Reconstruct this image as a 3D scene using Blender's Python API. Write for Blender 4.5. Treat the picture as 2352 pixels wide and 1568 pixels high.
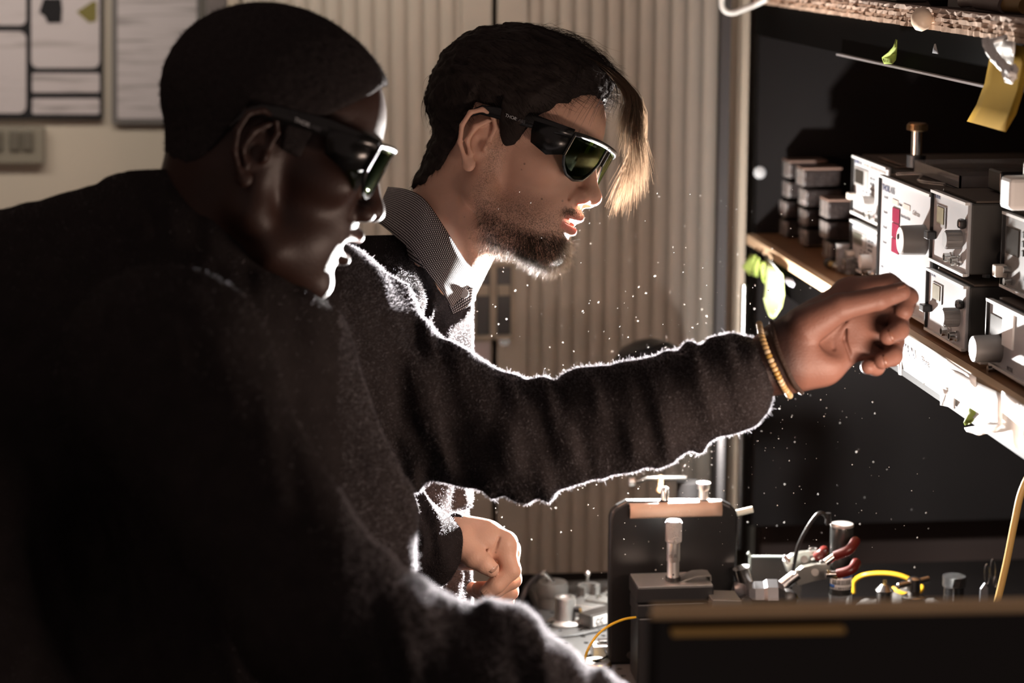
import bpy, bmesh, math, random
import numpy as np
from mathutils import Vector, Matrix, Quaternion

for o in list(bpy.data.objects):
    bpy.data.objects.remove(o)
SC = bpy.context.scene
COL = SC.collection
random.seed(5)
RNG = np.random.default_rng(11)

# ------------------------------------------------------------------ camera
FPX, CXP, CYP = 5200.0, 1176.0, 784.0
CAM = np.array([0.0, 0.0, 1.76])
_y = np.array([567.0 - CXP, 171.0 + CYP, FPX]); _y /= np.linalg.norm(_y)   # room depth axis seen by the camera (right, up, fwd)
_z = np.array([math.tan(math.radians(0.12)) * _y[2], _y[2], 0.0]); _z[2] = -(_z[0] * _y[0] + _z[1] * _y[1]) / _y[2]
_z /= np.linalg.norm(_z)                                                    # room up, a trace of roll
_x = -np.cross(_y, _z)                                                      # (right, up, fwd) is left handed
RIGHT = np.array([_x[0], _y[0], _z[0]])
UP = np.array([_x[1], _y[1], _z[1]])
FWD = np.array([_x[2], _y[2], _z[2]])

cd = bpy.data.cameras.new('camera')
cam = bpy.data.objects.new('camera', cd)
COL.objects.link(cam)
mw = Matrix.Identity(4)
for i in range(3):
    mw[i][0] = RIGHT[i]; mw[i][1] = UP[i]; mw[i][2] = -FWD[i]; mw[i][3] = CAM[i]
cam.matrix_world = mw
cd.sensor_width = 36.0
cd.lens = 36.0 * FPX / 2352.0
cd.clip_start = 0.05
cd.dof.use_dof = True
cd.dof.focus_distance = 2.32
cd.dof.aperture_fstop = 4.5
SC.camera = cam

def ray(u, v):
    return RIGHT * (u - CXP) / FPX - UP * (v - CYP) / FPX + FWD
def at(u, v, Y):            # pixel + room depth
    d = ray(u, v); return CAM + d * ((Y - CAM[1]) / d[1])
def atX(u, v, X):
    d = ray(u, v); return CAM + d * ((X - CAM[0]) / d[0])
def atZ(u, v, Z):
    d = ray(u, v); return CAM + d * ((Z - CAM[2]) / d[2])
def atD(u, v, D):           # pixel + distance along the view axis
    return CAM + ray(u, v) * D
def cs(u, v, D):            # the same in camera space (right, up, fwd)
    return np.array([(u - CXP) / FPX * D, -(v - CYP) / FPX * D, D])
def cam2world(P):
    P = np.asarray(P, dtype=np.float64)
    return CAM + P[:, :1] * RIGHT + P[:, 1:2] * UP + P[:, 2:3] * FWD

# ------------------------------------------------------------------ world, light, exposure
SC.view_settings.view_transform = 'Standard'
SC.view_settings.look = 'None'
SC.view_settings.exposure = 0.0
SC.view_settings.gamma = 1.0
SC.view_settings.use_curve_mapping = False

W = bpy.data.worlds.new('dim_room'); SC.world = W
W.use_nodes = True
bg = W.node_tree.nodes['Background']
bg.inputs[0].default_value = (1.0, 0.74, 0.66, 1)
bg.inputs[1].default_value = 0.19

LAMP = np.array([0.525, 2.66, 1.178])      # bench lamp behind the reaching arm
KEY_W = 46.0
def lamp(name, kind, loc, energy, color, **kw):
    ld = bpy.data.lights.new(name, kind)
    ld.energy = energy; ld.color = color
    for k, v in kw.items():
        setattr(ld, k, v)
    o = bpy.data.objects.new(name, ld); COL.objects.link(o)
    o.location = Vector(loc)
    return o
def aim(o, target):
    d = Vector(target) - o.location
    o.rotation_euler = d.to_track_quat('-Z', 'Y').to_euler()
key = lamp('bench_lamp_bulb', 'POINT', LAMP, KEY_W, (1.0, 0.96, 0.92), shadow_soft_size=0.014)
beam = lamp('bench_lamp_beam', 'SPOT', LAMP, 420.0, (1.0, 0.96, 0.92), shadow_soft_size=0.014, spot_size=math.radians(118), spot_blend=0.6)
aim(beam, (-0.05, 1.95, 1.42))
# ceiling light fitting over the back of the room
ceil_l = lamp('ceiling_light', 'AREA', (-0.35, 2.95, 2.05), 5.2, (1.0, 0.90, 0.78), shape='RECTANGLE', size=1.5, size_y=0.12)
ceil_l.data.spread = math.radians(130)
aim(ceil_l, (-0.3, 3.6, 1.75))
# added warm fill imitating bounce off the shelf, out of view to the right
fill_l = lamp('shelf_bounce_fill', 'AREA', (0.66, 1.74, 1.26), 3.9, (1.0, 0.74, 0.60), shape='RECTANGLE', size=0.34, size_y=0.05)
aim(fill_l, (0.12, 2.35, 1.48))

# ------------------------------------------------------------------ materials
MATS = {}
def mat(name, col, rough=0.5, metal=0.0, spec=0.5, noise=0.0, nscale=40.0, bump=0.0, bscale=None, trans=0.0, ior=1.45,
        sss=0.0, sheen=0.0, coat=0.0, alpha=1.0, emit=None, sssr=(1.0, 0.35, 0.2), sssc=0.01):
    if name in MATS:
        return MATS[name]
    m = bpy.data.materials.new(name); m.use_nodes = True
    nt = m.node_tree; b = nt.nodes['Principled BSDF']
    b.inputs['Base Color'].default_value = (*col, 1)
    b.inputs['Roughness'].default_value = rough
    b.inputs['Metallic'].default_value = metal
    b.inputs['Specular IOR Level'].default_value = spec
    b.inputs['IOR'].default_value = ior
    b.inputs['Transmission Weight'].default_value = trans
    b.inputs['Coat Weight'].default_value = coat
    b.inputs['Alpha'].default_value = alpha
    if sss:
        b.inputs['Subsurface Weight'].default_value = sss
        b.inputs['Subsurface Radius'].default_value = sssr
        b.inputs['Subsurface Scale'].default_value = sssc
    if sheen:
        b.inputs['Sheen Weight'].default_value = sheen
        b.inputs['Sheen Roughness'].default_value = 0.4
    if emit:
        b.inputs['Emission Color'].default_value = (*emit[0], 1)
        b.inputs['Emission Strength'].default_value = emit[1]
    tc = nt.nodes.new('ShaderNodeTexCoord')
    n = nt.nodes.new('ShaderNodeTexNoise')
    n.inputs['Scale'].default_value = nscale
    n.inputs['Detail'].default_value = 4
    nt.links.new(tc.outputs['Object'], n.inputs['Vector'])
    if noise:
        r = nt.nodes.new('ShaderNodeMix'); r.data_type = 'RGBA'
        lo = tuple(max(0, c * (1 - noise)) for c in col); hi = tuple(min(1, c * (1 + noise)) for c in col)
        r.inputs[6].default_value = (*lo, 1); r.inputs[7].default_value = (*hi, 1)
        nt.links.new(n.outputs['Fac'], r.inputs[0]); nt.links.new(r.outputs[2], b.inputs['Base Color'])
    if bump:
        n2 = nt.nodes.new('ShaderNodeTexNoise'); n2.inputs['Scale'].default_value = bscale or nscale * 3
        n2.inputs['Detail'].default_value = 5
        nt.links.new(tc.outputs['Object'], n2.inputs['Vector'])
        bp = nt.nodes.new('ShaderNodeBump'); bp.inputs['Strength'].default_value = bump
        bp.inputs['Distance'].default_value = 0.002
        nt.links.new(n2.outputs['Fac'], bp.inputs['Height']); nt.links.new(bp.outputs['Normal'], b.inputs['Normal'])
    MATS[name] = m
    return m

BLACKM = mat('black_metal', (0.012, 0.011, 0.011), 0.45, 0.0, 0.4, 0.3, 30, 0.1)
BLACKP = mat('black_plastic', (0.012, 0.011, 0.011), 0.35, 0.0, 0.5, 0.2, 30)
BLACKD = mat('black_board', (0.006, 0.005, 0.005), 0.8, 0.0, 0.15, 0.3, 8)
STEEL = mat('steel', (0.62, 0.6, 0.58), 0.22, 1.0, 0.5, 0.1, 60, 0.05)
ALU = mat('aluminium', (0.75, 0.74, 0.72), 0.42, 1.0, 0.5, 0.08, 30, 0.1, 200)
DARKSTEEL = mat('dark_steel', (0.16, 0.15, 0.14), 0.35, 0.9, 0.5, 0.2, 40)
BRASS = mat('brass', (0.62, 0.42, 0.16), 0.3, 1.0, 0.5, 0.1, 50)
WHITEP = mat('white_paper', (0.78, 0.77, 0.75), 0.7, 0, 0.3, 0.05, 20)
PANEL = mat('panel_white', (0.33, 0.33, 0.335), 0.45, 0, 0.3, 0.04, 25)
PANELB = mat('panel_grey', (0.24, 0.24, 0.24), 0.45, 0, 0.3, 0.04, 25)
CASE = mat('instrument_case', (0.045, 0.042, 0.038), 0.5, 0, 0.35, 0.15, 30, 0.1)
CASET = mat('instrument_top', (0.07, 0.052, 0.04), 0.6, 0, 0.3, 0.25, 12, 0.1)
KNOBG = mat('grey_knob', (0.16, 0.155, 0.15), 0.5, 0, 0.4, 0.08, 40)
KNOBW = mat('pale_knob', (0.55, 0.54, 0.52), 0.45, 0, 0.4, 0.05, 40)
INK = mat('navy_ink', (0.012, 0.016, 0.06), 0.6)
INKG = mat('grey_ink', (0.10, 0.10, 0.11), 0.6)
INKL = mat('pale_ink', (0.2, 0.17, 0.15), 0.6)
INKK = mat('black_ink', (0.01, 0.01, 0.01), 0.6)

# ------------------------------------------------------------------ mesh helpers
def basis(d):
    d = np.asarray(d, float); d = d / np.linalg.norm(d)
    a = np.array([0, 0, 1.0]) if abs(d[2]) < 0.9 else np.array([1.0, 0, 0])
    u = np.cross(a, d); u /= np.linalg.norm(u)
    return u, np.cross(d, u), d

class MB:
    def __init__(s):
        s.v = []; s.f = []
    def add(s, vs, fs):
        n = len(s.v)
        s.v.extend([tuple(map(float, p)) for p in vs])
        s.f.extend([tuple(i + n for i in f) for f in fs])
        return s
    def box(s, c, size, R=None):
        c = np.asarray(c, float); h = np.asarray(size, float) / 2
        P = [np.array([x, y, z]) * h for z in (-1, 1) for y in (-1, 1) for x in (-1, 1)]
        if R is not None:
            P = [R @ p for p in P]
        return s.add([c + p for p in P], [(0, 2, 3, 1), (4, 5, 7, 6), (0, 1, 5, 4), (2, 6, 7, 3), (0, 4, 6, 2), (1, 3, 7, 5)])
    def cyl(s, p0, p1, r0, r1=None, n=20, cap=True):
        r1 = r0 if r1 is None else r1
        p0 = np.asarray(p0, float); p1 = np.asarray(p1, float)
        u, w, d = basis(p1 - p0)
        V = []
        for p, r in ((p0, r0), (p1, r1)):
            for i in range(n):
                a = 2 * math.pi * i / n
                V.append(p + (u * math.cos(a) + w * math.sin(a)) * r)
        F = [(i, (i + 1) % n, n + (i + 1) % n, n + i) for i in range(n)]
        if cap:
            F += [tuple(range(n))[::-1], tuple(range(n, 2 * n))]
        return s.add(V, F)
    def lathe(s, base, axis, prof, n=24, close=True):     # prof: [(r, h)...]
        u, w, d = basis(axis); base = np.asarray(base, float)
        V = []
        for r, h in prof:
            for i in range(n):
                a = 2 * math.pi * i / n
                V.append(base + d * h + (u * math.cos(a) + w * math.sin(a)) * r)
        F = []
        for k in range(len(prof) - 1):
            for i in range(n):
                F.append((k * n + i, k * n + (i + 1) % n, (k + 1) * n + (i + 1) % n, (k + 1) * n + i))
        if close:
            F += [tuple(range(n))[::-1], tuple(range((len(prof) - 1) * n, len(prof) * n))]
        return s.add(V, F)
    def tube(s, pts, r, n=8, cap=True):
        pts = [np.asarray(p, float) for p in pts]
        m = len(pts)
        rs = r if hasattr(r, '__len__') else [r] * m
        V = []; u0 = None
        for k in range(m):
            d = pts[min(k + 1, m - 1)] - pts[max(k - 1, 0)]
            d = d / (np.linalg.norm(d) + 1e-12)
            if u0 is None:
                u, w, _ = basis(d)
            else:
                u = u0 - d * np.dot(u0, d); u /= (np.linalg.norm(u) + 1e-12); w = np.cross(d, u)
            u0 = u
            for i in range(n):
                a = 2 * math.pi * i / n
                V.append(pts[k] + (u * math.cos(a) + w * math.sin(a)) * rs[k])
        F = []
        for k in range(m - 1):
            for i in range(n):
                F.append((k * n + i, k * n + (i + 1) % n, (k + 1) * n + (i + 1) % n, (k + 1) * n + i))
        if cap:
            F += [tuple(range(n))[::-1], tuple(range((m - 1) * n, m * n))]
        return s.add(V, F)
    def plate(s, outline, nrm, th):      # flat polygon with thickness
        nrm = np.asarray(nrm, float); nrm /= np.linalg.norm(nrm)
        o = [np.asarray(p, float) for p in outline]; n = len(o)
        V = o + [p + nrm * th for p in o]
        F = [tuple(range(n))[::-1], tuple(range(n, 2 * n))] + [(i, (i + 1) % n, n + (i + 1) % n, n + i) for i in range(n)]
        return s.add(V, F)
    def sheet(s, rows, th=0.0):          # grid of points, optional thickness along the normal
        R = [[np.asarray(p, float) for p in row] for row in rows]
        a, b = len(R), len(R[0])
        V = [p for row in R for p in row]
        F = [(i * b + j, i * b + j + 1, (i + 1) * b + j + 1, (i + 1) * b + j) for i in range(a - 1) for j in range(b - 1)]
        if th:
            A = np.array(R)
            gu = np.gradient(A, axis=0); gv = np.gradient(A, axis=1)
            N = np.cross(gu, gv); N /= (np.linalg.norm(N, axis=2, keepdims=True) + 1e-12)
            B = (A + N * th).reshape(-1, 3)
            n = a * b
            V += list(B)
            F2 = [tuple(i + n for i in f)[::-1] for f in F]
            rim = [i for i in range(b)] + [i * b + b - 1 for i in range(1, a)] + [(a - 1) * b + j for j in range(b - 2, -1, -1)] + [i * b for i in range(a - 2, 0, -1)]
            F = F + F2 + [(rim[i], rim[i - 1], rim[i - 1] + n, rim[i] + n) for i in range(len(rim))]
        return s.add(V, F)
    def build(s, name, material, parent=None, smooth=False, bevel=0.0, seg=2, auto=True):
        off = np.array(parent_loc(parent))
        me = bpy.data.meshes.new(name)
        V = np.array(s.v) - off
        me.from_pydata(V.tolist(), [], s.f)
        me.materials.append(material)
        bm = bmesh.new(); bm.from_mesh(me)
        bmesh.ops.recalc_face_normals(bm, faces=bm.faces)
        bm.to_mesh(me); bm.free()
        if smooth:
            me.polygons.foreach_set('use_smooth', [True] * len(me.polygons))
            if auto:
                me.set_sharp_from_angle(angle=math.radians(38))
        o = bpy.data.objects.new(name, me); COL.objects.link(o)
        if parent is not None:
            o.parent = parent
        if bevel:
            b = o.modifiers.new('edge', 'BEVEL'); b.width = bevel; b.segments = seg; b.limit_method = 'ANGLE'
        return o

def parent_loc(p):
    l = np.zeros(3)
    while p is not None:
        l = l + np.array(p.location); p = p.parent
    return l

def tag(o, label=None, cat=None, group=None, kind=None):
    if label: o['label'] = label
    if cat: o['category'] = cat
    if group: o['group'] = group
    if kind: o['kind'] = kind
    return o
def empty(name, loc, label, cat, group=None, kind=None):
    o = bpy.data.objects.new(name, None); COL.objects.link(o)
    o.empty_display_size = 0.02
    o.location = Vector([float(a) for a in loc])
    return tag(o, label, cat, group, kind)

def smoothpath(pts, k=10):
    P = [np.asarray(p, float) for p in pts]
    P = [2 * P[0] - P[1]] + P + [2 * P[-1] - P[-2]]
    out = []
    for i in range(1, len(P) - 2):
        for j in range(k):
            t = j / k
            a, b, c, d = P[i - 1], P[i], P[i + 1], P[i + 2]
            out.append(0.5 * ((2 * b) + (c - a) * t + (2 * a - 5 * b + 4 * c - d) * t * t + (3 * b - 3 * c + d - a) * t ** 3))
    out.append(P[-2])
    return out

def text_part(txt, origin, ex, ey, size, material, parent, name='lettering', depth=0.0003, squash=1.0):
    """flat print: text laid out in the plane spanned by ex (reading direction) and ey (up)"""
    cu = bpy.data.curves.new(name, 'FONT'); cu.body = txt; cu.size = size; cu.extrude = depth / 2
    tmp = bpy.data.objects.new('tmp_text', cu)
    COL.objects.link(tmp)
    dg = bpy.context.evaluated_depsgraph_get(); dg.update()
    me = bpy.data.meshes.new_from_object(tmp.evaluated_get(dg))
    bpy.data.objects.remove(tmp)
    ex = np.asarray(ex, float); ey = np.asarray(ey, float); ez = np.cross(ex, ey)
    off = parent_loc(parent)
    n = len(me.vertices); co = np.empty(n * 3); me.vertices.foreach_get('co', co); co = co.reshape(-1, 3)
    w = np.asarray(origin) + co[:, :1] * ex * squash + co[:, 1:2] * ey + co[:, 2:3] * ez - off
    me.vertices.foreach_set('co', w.ravel())
    me.materials.clear(); me.materials.append(material)
    o = bpy.data.objects.new(name, me); COL.objects.link(o); o.parent = parent
    return o

# ================================================================== the setting
WALLM = mat('wall_paint', (0.56, 0.495, 0.415), 0.8, 0, 0.2, 0.05, 3, 0.1)
FLOORM = mat('floor_vinyl', (0.12, 0.1, 0.085), 0.6, 0, 0.3, 0.2, 6)
DARKWALL = mat('black_wall', (0.02, 0.015, 0.014), 0.9, 0, 0.03, 0.3, 5)
BEIGE = mat('cabinet_beige', (0.34, 0.305, 0.262), 0.55, 0, 0.3, 0.04, 12)
BEIGED = mat('cabinet_frame_beige', (0.28, 0.24, 0.19), 0.55, 0, 0.3, 0.04, 12)
SX, SZ, UZ = 0.69, 1.335, 1.665           # shelf front, middle shelf top, upper shelf top
FARY = 3.10

def struct(name, m, mb, **k):
    return tag(mb.build(name, m, **k), kind='structure')
struct('floor', FLOORM, MB().box((-0.4, 1.6, -0.05), (5.6, 5.2, 0.1)))
struct('wall_back', WALLM, MB().box((-0.4, 3.93, 1.4), (5.6, 0.1, 2.8)))
struct('wall_right', DARKWALL, MB().box((1.42, 1.6, 1.4), (0.1, 4.6, 2.8)))
struct('wall_partition', mat('partition_black', (0.03, 0.022, 0.02), 0.9, 0, 0.03), MB().box((1.05, FARY + 0.11, 1.3), (0.62, 0.04, 2.6)))
struct('wall_left', WALLM, MB().box((-2.6, 1.6, 1.4), (0.1, 4.6, 2.8)))

# ------------------------------------------------------------------ tambour cupboard
CY = 3.35
xl = at(528, 300, CY)[0]; xr = at(1694, 300, CY)[0]; xg = at(1136, 300, CY)[0]
cup = empty('tambour_cupboard', ((xl + xr) / 2, CY + 0.2, 0.0), 'tall beige tambour door cupboard standing behind the two people', 'cupboard')
CB, CT = 0.08, 2.3
m = MB(); m.box(((xl + xr) / 2, CY + 0.42, (CB + CT) / 2), (xr - xl, 0.02, CT - CB))
m.build('back_panel', BEIGED, cup)
for x in (xl + 0.009, xr - 0.009):
    MB().box((x, CY + 0.215, (CB + CT) / 2), (0.018, 0.43, CT - CB)).build('side_panel', BEIGED, cup, bevel=0.002)
MB().box(((xl + xr) / 2, CY + 0.215, CT + 0.012), (xr - xl, 0.43, 0.024)).build('top_panel', BEIGED, cup, bevel=0.002)
MB().box(((xl + xr) / 2, CY + 0.215, CB / 2), (xr - xl, 0.41, CB)).build('plinth', BEIGED, cup)
pitch = 0.0242
def slat_mesh(w):
    n = 7; mb = MB(); h = CT - CB - 0.004
    prof = []
    for i in range(n + 1):
        t = i / n * 2 - 1
        prof.append((t * w / 2 * 0.97, -0.0055 * (1 - abs(t) ** 3.2)))
    V = [(x, y, 0) for x, y in prof] + [(x, y, h) for x, y in prof]
    F = [(i, i + 1, n + 2 + i, n + 1 + i) for i in range(n)]
    mb.add(V, F)
    me = bpy.data.meshes.new('slat'); me.from_pydata(mb.v, [], mb.f); me.materials.append(BEIGE)
    me.polygons.foreach_set('use_smooth', [True] * len(me.polygons))
    return me
sm = slat_mesh(pitch)
for side in (0, 1):
    x0, x1 = (xl + 0.02, xg - 0.004) if side == 0 else (xg + 0.004, xr - 0.02)
    door = MB()
    rail = x1 - 0.045 if side == 0 else x0                # smooth lead rail beside the gap
    door.box((rail + 0.0225, CY + 0.003, (CB + CT) / 2), (0.045, 0.012, CT - CB - 0.004))
    door.box(((x0 + x1) / 2, CY + 0.012, (CB + CT) / 2), (x1 - x0, 0.004, CT - CB - 0.004))
    d = door.build('tambour_door', BEIGE, cup, bevel=0.0015)
    xs = np.arange(x0 + pitch / 2, x1 - 0.045, pitch) if side == 0 else np.arange(x0 + 0.045 + pitch / 2, x1, pitch)
    for x in xs:
        o = bpy.data.objects.new('slat', sm); COL.objects.link(o); o.parent = d
        o.location = Vector((x, CY + 0.009, CB + 0.002)) - Vector(parent_loc(d).tolist())
    # recessed pull
    hx = at(1108 if side == 0 else 1156, 690, CY)[0]
    zt, zb = at(1120, 612, CY)[2], at(1120, 768, CY)[2]
    h = MB()
    for dx in (-0.0135, 0.0135):
        h.box((hx + dx, CY - 0.004, (zt + zb) / 2), (0.005, 0.010, zt - zb + 0.01))
    h.box((hx, CY - 0.004, zb - 0.004), (0.031, 0.010, 0.006)); h.box((hx, CY - 0.004, zt + 0.004), (0.031, 0.010, 0.006))
    h.box((hx, CY - 0.005, zb + (zt - zb) * 0.66), (0.018, 0.008, 0.016))
    h.build('pull_frame', BEIGED, d, bevel=0.001)
    MB().box((hx, CY - 0.0035, (zt + zb) / 2), (0.0225, 0.002, zt - zb)).build('pull_recess', BLACKP, d)
lk = at(1158, 782, CY)
MB().cyl((lk[0], CY - 0.006, lk[2]), (lk[0], CY + 0.004, lk[2]), 0.008, n=16).build('lock', STEEL, cup, smooth=True)
a = at(1078, 785, CY); b = at(1124, 850, CY)
n = MB().box(((a[0] + b[0]) / 2, CY - 0.007, (a[2] + b[2]) / 2), (b[0] - a[0], 0.0012, a[2] - b[2]))
tag(n.build('paper_notice', mat('lilac_paper', (0.36, 0.31, 0.32), 0.7), None), 'small lilac paper stuck below the left cupboard pull', 'paper')

# ------------------------------------------------------------------ framed notices and switch plate on the wall
PY = 3.88
def print_mat(name, base, ink, sx, sz, thr):
    m = bpy.data.materials.new(name); m.use_nodes = True; nt = m.node_tree; bs = nt.nodes['Principled BSDF']
    bs.inputs['Roughness'].default_value = 0.5
    tc = nt.nodes.new('ShaderNodeTexCoord'); mp = nt.nodes.new('ShaderNodeMapping')
    mp.inputs['Scale'].default_value = (sx, 1, sz)
    nz = nt.nodes.new('ShaderNodeTexNoise'); nz.inputs['Scale'].default_value = 1; nz.inputs['Detail'].default_value = 3
    cr = nt.nodes.new('ShaderNodeValToRGB'); cr.color_ramp.elements[0].position = thr; cr.color_ramp.elements[1].position = thr + 0.12
    cr.color_ramp.elements[0].color = (*base, 1); cr.color_ramp.elements[1].color = (*ink, 1)
    nt.links.new(tc.outputs['Object'], mp.inputs['Vector']); nt.links.new(mp.outputs['Vector'], nz.inputs['Vector'])
    nt.links.new(nz.outputs['Fac'], cr.inputs['Fac']); nt.links.new(cr.outputs['Color'], bs.inputs['Base Color'])
    return m
PRINT = print_mat('printed_sheet', (0.52, 0.47, 0.48), (0.3, 0.27, 0.27), 6, 130, 0.52)
PRINT2 = print_mat('printed_sheet_pale', (0.53, 0.48, 0.49), (0.4, 0.36, 0.36), 5, 70, 0.55)
FRAMEK = mat('notice_board_black', (0.022, 0.021, 0.023), 0.7, 0, 0.1)
def rrect(x0, y0, x1, y1, r, Y, k=5):      # pixel rectangle with rounded corners on the wall plane
    P = []
    for cx, cy, a0 in ((x1 - r, y0 + r, -90), (x1 - r, y1 - r, 0), (x0 + r, y1 - r, 90), (x0 + r, y0 + r, 180)):
        for i in range(k + 1):
            t = math.radians(a0 + 90 * i / k); P.append(at(cx + r * math.cos(t), cy + r * math.sin(t), Y))
    return P
def board(name, rect, label, panes, matb):
    p = at((rect[0] + rect[2]) / 2, rect[3], PY)
    e = empty(name, p, label, 'notice board')
    MB().plate(rrect(*rect, 6, PY), (0, -1, 0), 0.018).build('frame', matb, e)
    for q in panes:
        MB().plate(rrect(*q[:4], q[4], PY - 0.018), (0, -1, 0), 0.002).build('sheet', q[5], e)
    return e
e = board('notice_board', (-260, -150, 237, 272), 'black framed notice board with rounded white panels on the wall',
      [(-240, -130, 60, 58, 14, PRINT2), (-240, 72, 60, 260, 16, PRINT2), (72, -130, 229, 156, 16, PRINT2), (74, 168, 229, 212, 5, PRINT), (74, 226, 229, 262, 5, PRINT)], FRAMEK)
def poly(pts, Y): return [at(x, y, Y) for x, y in pts]
MB().plate(poly([(100, -4), (140, -4), (143, 20), (141, 52), (110, 53), (103, 38), (90, 28)], PY - 0.0205), (0, -1, 0), 0.001).build('hexagon_print', FRAMEK, e)
MB().plate(poly([(176, 27), (214, 2), (222, 4), (221, 48), (205, 52)], PY - 0.0205), (0, -1, 0), 0.001).build('triangle_print', mat('sign_yellow', (0.17, 0.145, 0.03), 0.6), e)
board('framed_notice', (258, -160, 462, 283), 'grey framed printed notice hanging beside the cupboard', [(270, -150, 452, 272, 4, PRINT)], mat('notice_frame_grey', (0.14, 0.13, 0.125), 0.6))
board('framed_notice', (468, -160, 524, 84), 'narrow dark printed sheet next to the cupboard side', [(474, -150, 520, 76, 3, mat('dark_sheet', (0.2, 0.17, 0.165), 0.7, noise=0.3, nscale=30))], mat('notice_frame_dim', (0.12, 0.11, 0.105), 0.6))
SWM = mat('switch_plate_grey', (0.24, 0.215, 0.17), 0.5)
p = at(30, 370, PY)
sw = empty('socket_plate', p, 'grey electrical socket plate low on the wall under the notice board', 'socket')
MB().plate(rrect(-60, 290, 104, 372, 5, PY), (0, -1, 0), 0.028).build('back_box', SWM, sw, bevel=0.002)
for x in (-18, 22, 52):
    MB().plate(rrect(x, 300, x + 24, 345, 4, PY - 0.028), (0, -1, 0), 0.008).build('rocker', mat('switch_dark', (0.13, 0.115, 0.09), 0.5), sw, bevel=0.002)

# ------------------------------------------------------------------ shelving unit over the bench
PLY = [mat('ply_%d' % i, c, 0.85, 0, 0.1, 0.2, 60, 0.15, 150) for i, c in enumerate([(0.50, 0.36, 0.27), (0.36, 0.24, 0.17), (0.55, 0.41, 0.32), (0.33, 0.22, 0.16), (0.62, 0.5, 0.42)])]
WOODT = mat('shelf_wood', (0.16, 0.075, 0.03), 0.55, 0, 0.35, 0.4, 9, 0.1)
WOODE = mat('shelf_lipping', (0.55, 0.38, 0.24), 0.6, 0, 0.3, 0.25, 14, 0.1)
FASC = mat('black_fascia', (0.0012, 0.001, 0.001), 0.6, 0, 0.02, 0.3, 20)
NEARY = 1.66
ENDB = mat('matt_black_board', (0.0030, 0.0021, 0.0020), 0.9, 0, 0.02, 0.3, 8)
shv = empty('shelving_unit', (SX + 0.3, 2.2, 0.9), 'black two tier instrument shelving over the bench with wooden shelf edges', 'shelf')
BX = 1.30
def slab(name, z0, z1, m, x0=SX + 0.012, par=None):
    return MB().box(((x0 + BX) / 2, (FARY + NEARY) / 2, (z0 + z1) / 2), (BX - x0, FARY - NEARY, z1 - z0)).build(name, m, par or shv)
ms = slab('middle_shelf', SZ - 0.018, SZ, WOODT)
us = slab('upper_shelf', UZ - 0.006, UZ + 0.012, mat('upper_shelf_wood', (0.05, 0.03, 0.02), 0.7, noise=0.3, nscale=8))
# wooden lipping and black fascia of the middle shelf
MB().box((SX + 0.006, (FARY + NEARY) / 2, SZ - 0.007), (0.012, FARY - NEARY, 0.014)).build('lipping', WOODE, ms, bevel=0.001)
MB().box((SX + 0.010, (FARY + NEARY) / 2, SZ - 0.033), (0.010, FARY - NEARY, 0.038)).build('fascia', FASC, ms)
# torn ply edge of the upper shelf, layer by layer
rr = random.Random(3)
zl = UZ - 0.008
for i, th in enumerate((0.0055, 0.004, 0.0045, 0.0035, 0.004)):
    mb = MB(); N = 150; ys = np.linspace(FARY - 0.02, NEARY, N)
    A, B = [], []
    for y in ys:
        j = rr.uniform(-0.0016, 0.0016)
        A.append([(SX + j, y, zl + rr.uniform(-0.0004, 0.0004)), (SX + j + rr.uniform(-.0006, .0006), y, zl + th * 0.9 + rr.uniform(-0.0008, 0.0008) * (2 if i == 4 else 1)), (SX + 0.012, y, zl + th), (SX + 0.012, y, zl), (SX + j, y, zl)])
    mb.sheet(A)
    mb.build('ply_layer', PLY[i], us)
    zl += th
MB().box((SX + 0.012, (FARY + NEARY) / 2, UZ - 0.030), (0.012, FARY - NEARY, 0.044)).build('fascia', FASC, us)
# thin bright metal lip under the fascia, ends short
a = atX(1930, 91, SX + 0.004); b = atX(2276, 150, SX + 0.004)
STRIPM = mat('lip_metal', (0.7, 0.68, 0.7), 0.35, 0.8)
MB().box((SX + 0.003, (a[1] + b[1]) / 2, UZ - 0.0535), (0.007, a[1] - b[1], 0.0022)).build('metal_lip', STRIPM, us)
# far end panel, back panel and post
MB().box(((SX + BX) / 2 + 0.012, FARY + 0.012, 1.46), (BX - SX - 0.004, 0.02, 1.1)).build('end_panel', BLACKD, shv)
MB().box((BX + 0.01, (FARY + NEARY) / 2, 1.46), (0.02, FARY - NEARY, 1.1)).build('back_panel', BLACKD, shv)
p0 = at(1711, 200, FARY + 0.03)
MB().box((p0[0] - 0.003, FARY + 0.03, 1.5), (0.011, 0.03, 1.2)).build('post', BEIGED, shv, bevel=0.0015)
MB().box((p0[0] - 0.024, FARY + 0.06, 1.5), (0.014, 0.02, 1.2)).build('post', mat('post_dark', (0.03, 0.026, 0.026), 0.6), shv)

# ------------------------------------------------------------------ bench
TZ = 0.9
bench = empty('optical_bench', (0.5, 2.3, 0.0), 'black topped optical bench under the instrument shelves', 'bench')
BENCHM = mat('bench_black', (0.005, 0.0042, 0.004), 0.85, 0, 0.04, 0.3, 20)
MB().box((0.8225, 2.315, TZ - 0.03), (0.955, 1.23, 0.06)).build('bench_top', BENCHM, bench, bevel=0.003)
for x in (0.40, 1.22):
    for y in (1.76, 2.80):
        MB().box((x, y, (TZ - 0.06) / 2), (0.08, 0.08, TZ - 0.06)).build('leg', BLACKM, bench)

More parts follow.
